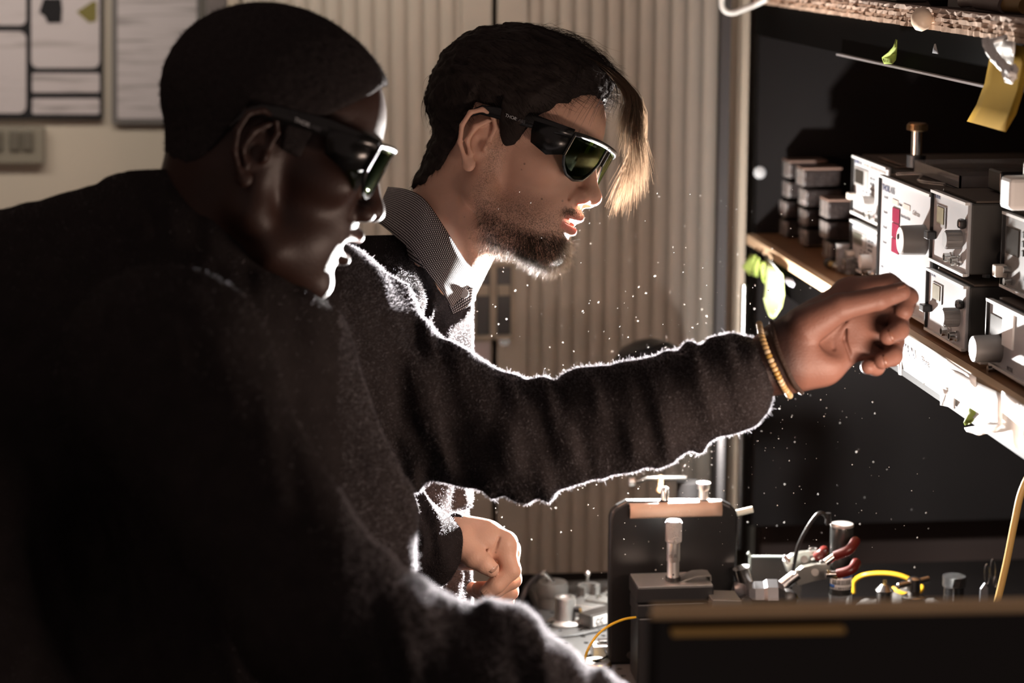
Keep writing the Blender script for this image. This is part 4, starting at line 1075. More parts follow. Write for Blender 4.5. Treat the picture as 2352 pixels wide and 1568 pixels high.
for dx in (-0.0095, 0.0):
    MB().cyl(c + [dx - 0.004, -0.0125 + abs(dx) * 0.3, 0.0], c + [dx - 0.004, -0.0125 + abs(dx) * 0.3, zj], 0.0011, n=8).build('steel_pin', STEEL, jar, smooth=True)
c = at2(2262, 2.5)
rg = empty('keyring', c, 'grey metal tag with two thin wire rings standing by the cord', 'tag')
P = [at(2248, 1384, 2.5), at(2252, 1352, 2.5), at(2262, 1338, 2.5), at(2270, 1350, 2.5), at(2272, 1384, 2.5)]
for p_ in (P[0], P[-1]): p_[2] = TZ + 0.0008
MB().plate(P, (0, 1, 0), 0.002).build('tag_plate', mat('tag_metal', (0.4, 0.42, 0.45), 0.4, 0.7), rg, bevel=0.0005)
for (u, v, a_, b_) in ((2267, 1318, 11, 23), (2281, 1309, 12, 26), (2286, 1336, 8, 12)):
    MB().tube([at(u + a_ * 0.5 * math.cos(t), v + b_ * math.sin(t), 2.5) for t in np.linspace(0, 2 * math.pi, 25)], 0.0006, 6, cap=False).build('wire_ring', STEEL, rg, smooth=True)
cable('amber_cord', 'amber and white cord rising from the bench out of the right picture edge',
      [at(2285, 1400, 2.3), at(2292, 1376, 2.3), at(2312, 1290, 2.3), at(2330, 1200, 2.3), at(2346, 1130, 2.3), at(2372, 1080, 2.3), at(2420, 1040, 2.3), np.array([0.86, 2.32, SZ - 0.03])], 0.0042, mat('amber_cord', (0.55, 0.36, 0.12), 0.35, 0, 0.5), 'cord')
# dark kit behind the arm, next to the shelf post
q = at(1512, 1150, 2.95)
e = empty('dark_post', (q[0], 2.72, TZ), 'dark optical post with an amber cap behind the black cover', 'post')
MB().cyl((q[0] - 0.004, 2.72, TZ + 0.0005), (q[0] - 0.004, 2.72, 1.075), 0.015, n=20).build('shaft', BLACKM, e, smooth=True)
pa = at(1517, 1115, 2.70)
MB().lathe(pa + [0, 0, -0.008], (0, 0, 1), [(0.005, 0), (0.0055, 0.003), (0.003, 0.008), (0.0028, 0.02), (0.001, 0.021)], 14).build('amber_cap', mat('amber_plastic', (0.6, 0.35, 0.18), 0.4), e, smooth=True)
pb = at(1460, 1105, 2.70)
MB().tube([pb, at(1485, 1098, 2.70), np.array([q[0] - 0.01, 2.71, pb[2]])], 0.0035, 10).build('side_arm', DARKSTEEL, e, smooth=True)
MB().lathe(pb, -RIGHT, [(0.004, 0), (0.006, 0.002), (0.006, 0.008), (0.004, 0.010)], 14).build('side_knob', ALU, e, smooth=True)
# lit thin rod by the shelf post
p0_ = at(1703, 970, 3.02)
tag(MB().cyl((p0_[0], 3.02, TZ + 0.0005), (p0_[0], 3.02, SZ - 0.06), 0.0045, n=12).build('steel_rod', STEEL, None, smooth=True), 'thin upright steel rod at the far corner of the bench', 'rod')

# monitor in the foreground, seen over its top edge
MD = 1.42
mon = empty('monitor', (atD(1950, 1500, MD)[0], atD(1950, 1500, MD)[1], 0.9), 'blurred dark flat monitor in the right foreground with a lit top edge', 'monitor')
A = atD(1492, 1402, MD); B = atD(2420, 1386, MD + 0.02)
ex = B - A; ex[2] *= 1; L = np.linalg.norm(ex); ex /= L
ez = np.array([0, 0, 1.0]); ez = ez - ex * ez.dot(ex); ez /= np.linalg.norm(ez)
ey = np.cross(ez, ex)
Rm = np.stack([ex, ey, ez], axis=1)
MONB = mat('monitor_shell', (0.012, 0.011, 0.01), 0.5, 0, 0.3, 0.1, 30)
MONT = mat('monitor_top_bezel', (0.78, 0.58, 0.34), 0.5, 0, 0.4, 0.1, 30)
Wm, Hm, Tm = 0.50, 0.36, 0.010
ctr = A + ex * Wm / 2 - ez * Hm / 2 + ey * 0
MB().box(ctr + ey * Tm / 2, (Wm, Tm, Hm), Rm).build('rear_shell', MONB, mon, bevel=0.004, seg=3)
bw = 0.0045
MB().box(ctr + ez * (Hm / 2 + 0.0008) + ey * (Tm / 2 - 0.001), (Wm - 0.004, Tm, 0.0016), Rm).build('lit_edge_strip', MONT, mon)  # pale strip added over the black shell so its top edge reads lit
for cc, ss in ((ctr + ez * (Hm / 2 - bw / 2), (Wm, 0.006, bw)), (ctr - ez * (Hm / 2 - bw / 2), (Wm, 0.006, bw)), (ctr - ex * (Wm / 2 - bw / 2), (bw, 0.006, Hm - 2 * bw)), (ctr + ex * (Wm / 2 - bw / 2), (bw, 0.006, Hm - 2 * bw))):
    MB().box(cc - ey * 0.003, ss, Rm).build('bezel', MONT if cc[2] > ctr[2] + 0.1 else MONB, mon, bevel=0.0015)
MB().box(ctr - ey * 0.0005, (Wm - 2 * bw, 0.001, Hm - 2 * bw), Rm).build('screen', mat('screen_black', (0.006, 0.005, 0.005), 0.2, 0, 0.4), mon)
ledge = A + ex * (0.008 + 0.06) - ez * 0.0125 - ey * 0.006
MB().box(ledge + ex * 0.0, (0.11, 0.010, 0.0035), Rm).build('camera_ledge', mat('ledge_gold', (0.7, 0.46, 0.15), 0.45), mon, bevel=0.001)
fb = ctr - ez * Hm / 2
MB().cyl(fb + ey * 0.03 + [0, 0, 0.1], np.array([fb[0] + ey[0] * 0.03, fb[1] + ey[1] * 0.03, 0.62]), 0.02).build('stand_neck', MONB, mon, smooth=True)
dk = empty('side_desk', (fb[0], fb[1], 0.0), 'low dark desk carrying the foreground monitor', 'desk')
MB().box((fb[0] + 0.02, fb[1] + 0.0, 0.59), (0.8, 0.34, 0.03)).build('desk_top', BLACKM, dk)
for dx in (-0.34, 0.38):
    for dy in (-0.14, 0.14):
        MB().box((fb[0] + dx, fb[1] + dy, 0.2875), (0.04, 0.04, 0.575)).build('leg', BLACKM, dk)
MB().box((fb[0] + ey[0] * 0.03, fb[1] + ey[1] * 0.03, 0.612), (0.24, 0.16, 0.014)).build('stand_foot', MONB, mon, bevel=0.003)

# ================================================================== people: signed distance modelling, one skin mesh per person
F32 = np.float32
def v3(a): return np.asarray(a, dtype=F32)
def sd_ell(P, c, r, R=None):
    q = P - v3(c)
    if R is not None: q = q @ v3(R)
    r = v3(r)
    k0 = np.sqrt(((q / r) ** 2).sum(-1)); k1 = np.sqrt(((q / (r * r)) ** 2).sum(-1))
    return k0 * (k0 - 1) / np.maximum(k1, 1e-9)
def sd_rc(P, a, b, r0, r1):
    a = v3(a); b = v3(b); ba = b - a
    t = np.clip(((P - a) @ ba) / max(float(ba @ ba), 1e-12), 0, 1)
    q = P - a - t[..., None] * ba
    return np.sqrt((q * q).sum(-1)) - (r0 + (r1 - r0) * t)
def smin(a, b, k):
    h = np.maximum(k - np.abs(a - b), 0) / k
    return np.minimum(a, b) - h * h * k * 0.25
def smax(a, b, k): return -smin(-a, -b, k)

_lat = RNG.random((32, 32, 32)).astype(F32) * 2 - 1
def vnoise(P):
    i = np.floor(P).astype(np.int32); f = (P - i).astype(F32); f = f * f * (3 - 2 * f)
    x0, y0, z0 = (i[..., k] & 31 for k in range(3)); x1, y1, z1 = ((i[..., k] + 1) & 31 for k in range(3))
    fx, fy, fz = f[..., 0], f[..., 1], f[..., 2]
    L = _lat
    c00 = L[x0, y0, z0] * (1 - fx) + L[x1, y0, z0] * fx; c10 = L[x0, y1, z0] * (1 - fx) + L[x1, y1, z0] * fx
    c01 = L[x0, y0, z1] * (1 - fx) + L[x1, y0, z1] * fx; c11 = L[x0, y1, z1] * (1 - fx) + L[x1, y1, z1] * fx
    return (c00 * (1 - fy) + c10 * fy) * (1 - fz) + (c01 * (1 - fy) + c11 * fy) * fz

def nets(fn, lo, hi, h):
    """surface nets of fn over the box; returns verts, quads"""
    lo = np.asarray(lo, float); hi = np.asarray(hi, float)
    n = np.maximum(np.ceil((hi - lo) / h).astype(int) + 1, 3)
    ax = [lo[k] + h * np.arange(n[k]) for k in range(3)]
    V = np.empty(n, dtype=F32)
    step = max(1, int(600000 // (n[1] * n[2])))
    for i in range(0, n[0], step):
        G = np.stack(np.meshgrid(ax[0][i:i + step], ax[1], ax[2], indexing='ij'), -1).astype(F32)
        V[i:i + step] = fn(G)
    # close at the box
    V[0], V[-1] = 1, 1; V[:, 0], V[:, -1] = 1, 1; V[:, :, 0], V[:, :, -1] = 1, 1
    S = V < 0
    c = [S[a:n[0] - 1 + a, b:n[1] - 1 + b, d:n[2] - 1 + d] for a in (0, 1) for b in (0, 1) for d in (0, 1)]
    cnt = sum(x.astype(np.int8) for x in c)
    act = (cnt > 0) & (cnt < 8)
    I = np.argwhere(act)
    idx = np.full(act.shape, -1, dtype=np.int64); idx[act] = np.arange(len(I))
    corners = np.array([(a, b, d) for a in (0, 1) for b in (0, 1) for d in (0, 1)])
    cv = np.stack([V[I[:, 0] + a, I[:, 1] + b, I[:, 2] + d] for a, b, d in corners], 1)
    acc = np.zeros((len(I), 3)); num = np.zeros(len(I))
    for i in range(8):
        for j in range(i + 1, 8):
            if np.abs(corners[i] - corners[j]).sum() == 1:
                m = (cv[:, i] < 0) != (cv[:, j] < 0)
                t = cv[m, i] / (cv[m, i] - cv[m, j])
                acc[m] += corners[i] + t[:, None] * (corners[j] - corners[i]); num[m] += 1
    verts = lo + h * (I + acc / num[:, None])
    quads = []
    for axis in range(3):
        o = [k for k in range(3) if k != axis]
        s0 = np.take(S, range(0, n[axis] - 1), axis); s1 = np.take(S, range(1, n[axis]), axis)
        E = np.argwhere(s0 != s1)
        flip = s0[E[:, 0], E[:, 1], E[:, 2]]
        E1 = E[(E[:, o[0]] > 0) & (E[:, o[1]] > 0) & (E[:, o[0]] < n[o[0]] - 1) & (E[:, o[1]] < n[o[1]] - 1)]
        flip = s0[E1[:, 0], E1[:, 1], E1[:, 2]]
        q = []
        for d0, d1 in ((1, 1), (0, 1), (0, 0), (1, 0)):
            C = E1.copy(); C[:, o[0]] -= d0; C[:, o[1]] -= d1
            q.append(idx[C[:, 0], C[:, 1], C[:, 2]])
        q = np.stack(q, 1)
        if axis == 1: flip = ~flip
        q[~flip] = q[~flip][:, ::-1]
        quads.append(q)
    return verts, np.concatenate(quads)

def mesh_object(name, V, Q, material, parent, attrs=None, smooth=True):
    me = bpy.data.meshes.new(name)
    V = np.asarray(V, float) - parent_loc(parent)
    me.vertices.add(len(V)); me.vertices.foreach_set('co', V.ravel())
    k = Q.shape[1]
    me.loops.add(Q.size); me.loops.foreach_set('vertex_index', Q.ravel().astype(np.int32))
    me.polygons.add(len(Q)); me.polygons.foreach_set('loop_start', np.arange(0, Q.size, k, dtype=np.int32))
    me.polygons.foreach_set('loop_total', np.full(len(Q), k, dtype=np.int32))
    if smooth: me.polygons.foreach_set('use_smooth', np.ones(len(Q), dtype=bool))
    for an, av in (attrs or {}).items():
        at_ = me.attributes.new(an, 'FLOAT', 'POINT'); at_.data.foreach_set('value', av.astype(F32))
    me.update(calc_edges=True); me.validate()
    me.materials.append(material)
    o = bpy.data.objects.new(name, me); COL.objects.link(o); o.parent = parent
    return o

def face_normals(V, Q):
    a, b, c, d = (V[Q[:, i]] for i in range(4))
    n = np.cross(c - a, d - b); l = np.linalg.norm(n, axis=1)
    return n / np.maximum(l, 1e-12)[:, None], l / 2
def scatter(V, Q, count, weight=None, rng=RNG):
    n, ar = face_normals(V, Q)
    w = ar if weight is None else ar * weight
    f = rng.choice(len(Q), size=count, p=w / w.sum())
    s = rng.random((count, 1)); t = rng.random((count, 1))
    p = (V[Q[f, 0]] * (1 - s) + V[Q[f, 1]] * s) * (1 - t) + (V[Q[f, 3]] * (1 - s) + V[Q[f, 2]] * s) * t
    return p, n[f]
def fuzz(roots, dirs, length, width, name, material, parent, rng=RNG):
    N = len(roots); d = dirs / np.linalg.norm(dirs, axis=1, keepdims=True)
    u = np.cross(d, rng.normal(size=(N, 3))); u /= np.linalg.norm(u, axis=1, keepdims=True)
    u = u * width; t = roots + d * np.asarray(length)[:, None] + rng.normal(size=(N, 3)) * 0.0006
    V = np.stack([roots - u - d * 0.0004, roots + u - d * 0.0004, t + u * 0.4, t - u * 0.4], 1).reshape(-1, 3)
    o = mesh_object(name, V, np.arange(4 * N).reshape(-1, 4), material, parent, smooth=False)
    o['kind'] = 'stuff'
    return o
def strands(roots, dirs, length, width, segs, bend, name, material, parent, rng=RNG):
    """thin three sided tapered fibres; roots, dirs: (N,3) world"""
    N = len(roots)
    length = np.broadcast_to(length, (N,)); width = np.broadcast_to(width, (N,))
    d = dirs / np.linalg.norm(dirs, axis=1, keepdims=True)
    a = rng.normal(size=(N, 3)); u = np.cross(d, a); u /= np.linalg.norm(u, axis=1, keepdims=True); w = np.cross(d, u)
    b = np.broadcast_to(bend, (N, 3)) if np.ndim(bend) else u * bend
    rings = []
    for s in range(segs + 1):
        t = s / segs
        c = roots + d * (length * t)[:, None] + b * (length * t * t)[:, None]
        r = width * (1 - 0.85 * t)
        rings.append(np.stack([c + (u * math.cos(x) + w * math.sin(x)) * r[:, None] for x in (0, 2.094, 4.189)], 1))
    A = np.stack(rings, 1)                       # N, segs+1, 3, 3
    V = A.reshape(-1, 3)
    base = (np.arange(N) * (segs + 1) * 3)[:, None, None]
    s = np.arange(segs)[None, :, None] * 3; k = np.arange(3)[None, None, :]
    k2 = (k + 1) % 3
    Q = np.stack([base + s + k, base + s + k2, base + s + 3 + k2, base + s + 3 + k], -1).reshape(-1, 4)
    o = mesh_object(name, V, Q, material, parent)
    o['kind'] = 'stuff'
    return o

# ------------------------------------------------------------------ head
def rotz(a): c, s = math.cos(a), math.sin(a); return np.array([[c, -s, 0], [s, c, 0], [0, 0, 1.0]])
def roty(a): c, s = math.cos(a), math.sin(a); return np.array([[c, 0, s], [0, 1, 0], [-s, 0, c]])
def rotx(a): c, s = math.cos(a), math.sin(a); return np.array([[1, 0, 0], [0, c, -s], [0, s, c]])
# canonical head: x forward, y to the person's left, z up (mm, origin between the ear canals). camera space: right, up, fwd
A_HEAD = np.array([[1.0, 0, 0], [0, 0, 1.0], [0, 1.0, 0]])
class Pose:
    def __init__(s, ear_px, D, pitch, yaw, roll=0.0, scale=1.0):
        # yaw > 0 turns the face toward the camera, pitch > 0 looks down
        R = roty(math.radians(pitch)) @ rotx(math.radians(roll)) @ rotz(-math.radians(yaw))
        s.M = A_HEAD @ R * (scale / 1000.0)
        s.C = cs(ear_px[0], ear_px[1], D - 0.075) - s.M @ np.array([0, -75.0, 0])
        s.Mi = np.linalg.inv(s.M)
    def cam(s, p): return s.C + np.asarray(p) @ s.M.T
    def world(s, p): return cam2world(s.cam(np.atleast_2d(p)))
    def local(s, c): return s.Mi @ (np.asarray(c) - s.C)

def head_fn(o):
    """o: dict of tweaks"""
    nb = o['neck']
    def fn(P):
        Q = P.copy(); Q[..., 1] = np.abs(Q[..., 1])
        d = sd_ell(P, (-2, 0, 46), (95, 74, 80))
        d = smin(d, sd_ell(P, (36, 0, 52), (58, 62, 52)), 20)
        d = smin(d, sd_ell(P, (44, 0, -10), (50, 57, 62)), 22)
        d = smin(d, sd_rc(Q, (86, 10, 37), (70, 48, 35), 9, 9), 14)
        d = smin(d, sd_ell(Q, (58, 50, -6), (26, 15, 16)), 18)
        d = smin(d, sd_ell(P, (77, 0, -36), (26, 34, 26)), 14)
        d = smin(d, sd_rc(Q, (0, 58, -6), (6, 54, -52), 13, 14), 18)
        d = smin(d, sd_rc(Q, (6, 54, -54), (34, 47, -76), 15, 14), 16)
        jd = o.get('jaw', 0.0)
        d = smin(d, sd_rc(Q, (34, 47, -76 - jd * 0.4), (84 - jd * 0.5, 12, -88 - jd), 14, 13), 14)
        d = smin(d, sd_ell(P, (50, 0, -72), (40, 46, 24)), 22)
        d = smin(d, sd_ell(P, (86 - jd * 0.5, 0, -86 - jd), (o.get('chin', 18), 22, 16)), 10)
        d = smin(d, sd_ell(P, (55, 0, -58), (36, 52, 30)), 20)
        # neck and throat
        d = smin(d, sd_rc(P, (-22, 0, -20), nb, 58, o.get('neck_r', 60)), 20)
        d = smin(d, sd_ell(P, (26, 0, -86), (26, 36, 20)), 25)
        # eye sockets and lids
        d = smax(d, -sd_ell(Q, (95, 31, 20), (17, 17, 11)), 12)
        d = smin(d, sd_ell(Q, (77, 32, 19), (13.6, 14, 12.5)), 3)
        # nose
        nw = o.get('nose_w', 1.0)
        d = smin(d, sd_rc(P, (89, 0, 30), (107, 0, -10), 7.5, 8.5 * nw), 9)
        d = smin(d, sd_ell(P, (111, 0, -17), (o.get('tip', 11.5), 10.5 * nw, 10)), 7)
        d = smin(d, sd_ell(Q, (102, 12.5 * nw, -21.5), (11.5, 7.5 * nw, 8.5)), 5)
        d = smax(d, -sd_ell(Q, (107, 7 * nw, -30.5), (6, 4.2 * nw, 5)), 2.5)
        d = smax(d, -sd_rc(Q, (96, 21 * nw, -14), (92, 24 * nw, -30), 1.6, 1.4), 4)
        # lips
        lf = o.get('lip', 1.0)
        d = smax(d, -sd_rc(P, (109, 0, -29), (106, 0, -38), 2.2, 2.6), 4)
        d = smin(d, sd_rc(Q, (104.5, 0, -42.5), (90, 25, -49), 6.2 * lf, 3), 5)
        d = smin(d, sd_rc(Q, (101.5 - jd * 0.35, 0, -58 - jd), (88, 22, -53 - jd * 0.4), 6.6 * lf, 3), 5)
        d = smax(d, -sd_ell(P, (101, 0, -50.5 - jd * 0.5), (22, 24, o.get('gape', 2.4) + jd * 0.45)), 2)
        d = smax(d, -sd_ell(P, (107 - jd * 0.4, 0, -69 - jd), (7, 24, 4.5)), 6)
        # ears
        e = sd_ell(Q, (-11, 70.5, 2), (14, 4.5, 25))
        hx = [(3, 72, 3), (6, 74, 18), (1, 78, 29), (-12, 82, 32), (-23, 85, 25), (-27, 86, 9), (-24, 84, -9), (-15, 80, -23), (-7, 77, -31)]
        for a_, b_ in zip(hx[:-1], hx[1:]): e = smin(e, sd_rc(Q, a_, b_, 2.7, 2.7), 2.0)
        an_ = [(-4, 77, 22), (-14, 80, 12), (-17, 81, -4), (-10, 78, -17)]
        for a_, b_ in zip(an_[:-1], an_[1:]): e = smin(e, sd_rc(Q, a_, b_, 3.2, 3.0), 3)
        e = smin(e, sd_ell(Q, (-9, 77, -28), (8, 4, 8)), 4)
        e = smin(e, sd_ell(Q, (1.5, 73, -5), (4.5, 6, 6)), 4)
        e = smax(e, -sd_ell(Q, (-6.5, 82, -3), (8, 11, 10.5)), 3)
        d = smin(d, e, 4)
        return d
    return fn

def ang_interp(x, pts):
    xs = [p[0] for p in pts]; ys = [p[1] for p in pts]
    return np.interp(x, xs, ys)

# pigment masks on the head, in canonical mm
def lip_mask(p):
    y = np.abs(p[:, 1]); zz = p[:, 2]; x = p[:, 0]
    m = np.clip((x - (91 - 0)) / 4, 0, 1) * np.clip((25 - y) / 3, 0, 1)
    up = np.clip(1 - np.abs(zz + 46 + y * 0.10) / 5.5, 0, 1); lo_ = np.clip(1 - np.abs(zz + 57.5 - y * 0.12) / 6.5, 0, 1)
    return m * np.clip(2.2 * np.maximum(up, lo_), 0, 1)
def beard_mask(p):
    x, y, z = p[:, 0], np.abs(p[:, 1]), p[:, 2]
    edge = ang_interp(x, [(-20, -62), (10, -60), (40, -66), (62, -72), (80, -70), (92, -64), (110, -62)])
    m = np.clip((edge - z) / 9, 0, 1) * np.clip((x - 8) / 18, 0, 1)
    low = np.clip((z + 118) / 10, 0, 1)
    m = m * np.where(x > 70, 1, low)
    mous = np.clip(1 - np.abs(z + 37 + y * 0.18) / 7, 0, 1) * np.clip((x - 84) / 6, 0, 1) * np.clip((32 - y) / 6, 0, 1)
    return np.clip(m, 0, 1), mous
def stubble_mask(p):
    x, y, z = p[:, 0], np.abs(p[:, 1]), p[:, 2]
    jaw = np.clip((-30 - z - np.abs(x - 45) * 0.05) / 30, 0, 1) * np.clip((x + 5) / 20, 0, 1)
    side = np.clip(1 - np.abs(x - 12) / 14, 0, 1) * np.clip((20 - z) / 20, 0, 1) * np.clip((y - 50) / 8, 0, 1)
    return np.clip(np.maximum(jaw, side * 0.9), 0, 1)

def skin_mat(name, base, lip, stub, moles, rough, sss, spec=0.4, palmc=(0.4, 0.17, 0.11)):
    m = bpy.data.materials.new(name); m.use_nodes = True; nt = m.node_tree; b = nt.nodes['Principled BSDF']
    b.inputs['Roughness'].default_value = rough; b.inputs['Specular IOR Level'].default_value = spec
    b.inputs['Subsurface Weight'].default_value = sss; b.inputs['Subsurface Radius'].default_value = (1.0, 0.32, 0.16)
    b.inputs['Subsurface Scale'].default_value = 0.006
    N = nt.nodes.new; L = nt.links.new
    tc = N('ShaderNodeTexCoord')
    def mix(fac, a, c):
        x = N('ShaderNodeMix'); x.data_type = 'RGBA'
        for i, v in ((0, fac), (6, a), (7, c)):
            if hasattr(v, 'is_linked') or hasattr(v, 'links'): L(v, x.inputs[i])
            else: x.inputs[i].default_value = v if i == 0 else (*v, 1)
        return x.outputs[2]
    n1 = N('ShaderNodeTexNoise'); n1.inputs['Scale'].default_value = 28; n1.inputs['Detail'].default_value = 4; L(tc.outputs['Object'], n1.inputs['Vector'])
    c = mix(n1.outputs['Fac'], tuple(x * 0.78 for x in base), tuple(min(1, x * 1.2) for x in base))
    # freckles and moles
    vo = N('ShaderNodeTexVoronoi'); vo.inputs['Scale'].default_value = 95; L(tc.outputs['Object'], vo.inputs['Vector'])
    n2 = N('ShaderNodeTexNoise'); n2.inputs['Scale'].default_value = 40; L(tc.outputs['Object'], n2.inputs['Vector'])
    r1 = N('ShaderNodeMapRange'); r1.inputs[1].default_value = 0.10; r1.inputs[2].default_value = 0.16; r1.inputs[3].default_value = 1; r1.inputs[4].default_value = 0; L(vo.outputs['Distance'], r1.inputs[0])
    r2 = N('ShaderNodeMapRange'); r2.inputs[1].default_value = 0.56; r2.inputs[2].default_value = 0.64; L(n2.outputs['Fac'], r2.inputs[0])
    mm = N('ShaderNodeMath'); mm.operation = 'MULTIPLY'; L(r1.outputs[0], mm.inputs[0]); L(r2.outputs[0], mm.inputs[1])
    m3 = N('ShaderNodeMath'); m3.operation = 'MULTIPLY'; L(mm.outputs[0], m3.inputs[0]); m3.inputs[1].default_value = moles
    c = mix(m3.outputs[0], c, tuple(x * 0.25 for x in base))
    def attr(n):
        a = N('ShaderNodeAttribute'); a.attribute_name = n; return a.outputs['Fac']
    # stubble: dark flecks
    n4 = N('ShaderNodeTexNoise'); n4.inputs['Scale'].default_value = 900; n4.inputs['Detail'].default_value = 2; L(tc.outputs['Object'], n4.inputs['Vector'])
    r4 = N('ShaderNodeMapRange'); r4.inputs[1].default_value = 0.45; r4.inputs[2].default_value = 0.6; r4.inputs[3].default_value = 0.25; L(n4.outputs['Fac'], r4.inputs[0])
    ms4 = N('ShaderNodeMath'); ms4.operation = 'MULTIPLY'; L(r4.outputs[0], ms4.inputs[0]); L(attr('stubble'), ms4.inputs[1])
    ms5 = N('ShaderNodeMath'); ms5.operation = 'MULTIPLY'; L(ms4.outputs[0], ms5.inputs[0]); ms5.inputs[1].default_value = stub
    c = mix(ms5.outputs[0], c, (0.03, 0.018, 0.012))
    c = mix(attr('lips'), c, lip)
    c = mix(attr('palm'), c, palmc)
    L(c, b.inputs['Base Color'])
    n5 = N('ShaderNodeTexNoise'); n5.inputs['Scale'].default_value = 420; n5.inputs['Detail'].default_value = 5; L(tc.outputs['Object'], n5.inputs['Vector'])
    bp = N('ShaderNodeBump'); bp.inputs['Strength'].default_value = 0.25; bp.inputs['Distance'].default_value = 0.0012
    L(n5.outputs['Fac'], bp.inputs['Height']); L(bp.outputs['Normal'], b.inputs['Normal'])
    return m

def build_person(root, parts, skin):
    """parts: list of (verts world, quads, attrs) joined into the single body mesh"""
    Vs, Qs, at_ = [], [], {k: [] for k in ('lips', 'stubble', 'palm')}
    off = 0
    for V, Q, a in parts:
        Vs.append(V); Qs.append(Q + off); off += len(V)
        for k in at_: at_[k].append(a.get(k, np.zeros(len(V))))
    return mesh_object('body', np.concatenate(Vs), np.concatenate(Qs), skin, root, {k: np.concatenate(v) for k, v in at_.items()})

def fixq(V, Q):
    """outward orientation by signed volume"""
    a, b, c, d = (V[Q[:, i]] for i in range(4))
    vol = (np.einsum('ij,ij->i', a, np.cross(b, c)) + np.einsum('ij,ij->i', a, np.cross(c, d))).sum()
    return Q if vol > 0 else Q[:, ::-1].copy()

def make_head(pose, opts, h=1.7):
    nb = pose.local(cs(*opts['neck_px'])); opts['neck'] = nb
    fn = head_fn(opts)
    lo = np.minimum([-112, -94, -118], nb - 66); hi = np.maximum([128, 94, 134], nb + 40)
    lo[1], hi[1] = min(-94, lo[1]), max(94, hi[1])
    V, Q = nets(fn, lo, hi, h)
    return V, Q, fn

# ------------------------------------------------------------------ safety glasses, canonical head mm
LENS = bpy.data.materials.new('green_laser_lens'); LENS.use_nodes = True
nt = LENS.node_tree; nt.nodes.clear()
_o = nt.nodes.new('ShaderNodeOutputMaterial'); _t = nt.nodes.new('ShaderNodeBsdfTransparent'); _g = nt.nodes.new('ShaderNodeBsdfGlossy')
_l = nt.nodes.new('ShaderNodeBsdfTranslucent'); _mx = nt.nodes.new('ShaderNodeMixShader'); _m2 = nt.nodes.new('ShaderNodeMixShader'); _f = nt.nodes.new('ShaderNodeFresnel')
_t.inputs[0].default_value = (0.05, 0.09, 0.005, 1); _g.inputs['Roughness'].default_value = 0.05; _g.inputs[0].default_value = (0.22, 0.26, 0.16, 1)
_l.inputs[0].default_value = (0.17, 0.28, 0.01, 1); _f.inputs[0].default_value = 1.4
_m2.inputs[0].default_value = 0.35
nt.links.new(_t.outputs[0], _m2.inputs[1]); nt.links.new(_l.outputs[0], _m2.inputs[2])
nt.links.new(_f.outputs[0], _mx.inputs[0]); nt.links.new(_m2.outputs[0], _mx.inputs[1]); nt.links.new(_g.outputs[0], _mx.inputs[2]); nt.links.new(_mx.outputs[0], _o.inputs[0])
GFRAME = mat('glasses_frame', (0.008, 0.008, 0.008), 0.25, 0, 0.5)

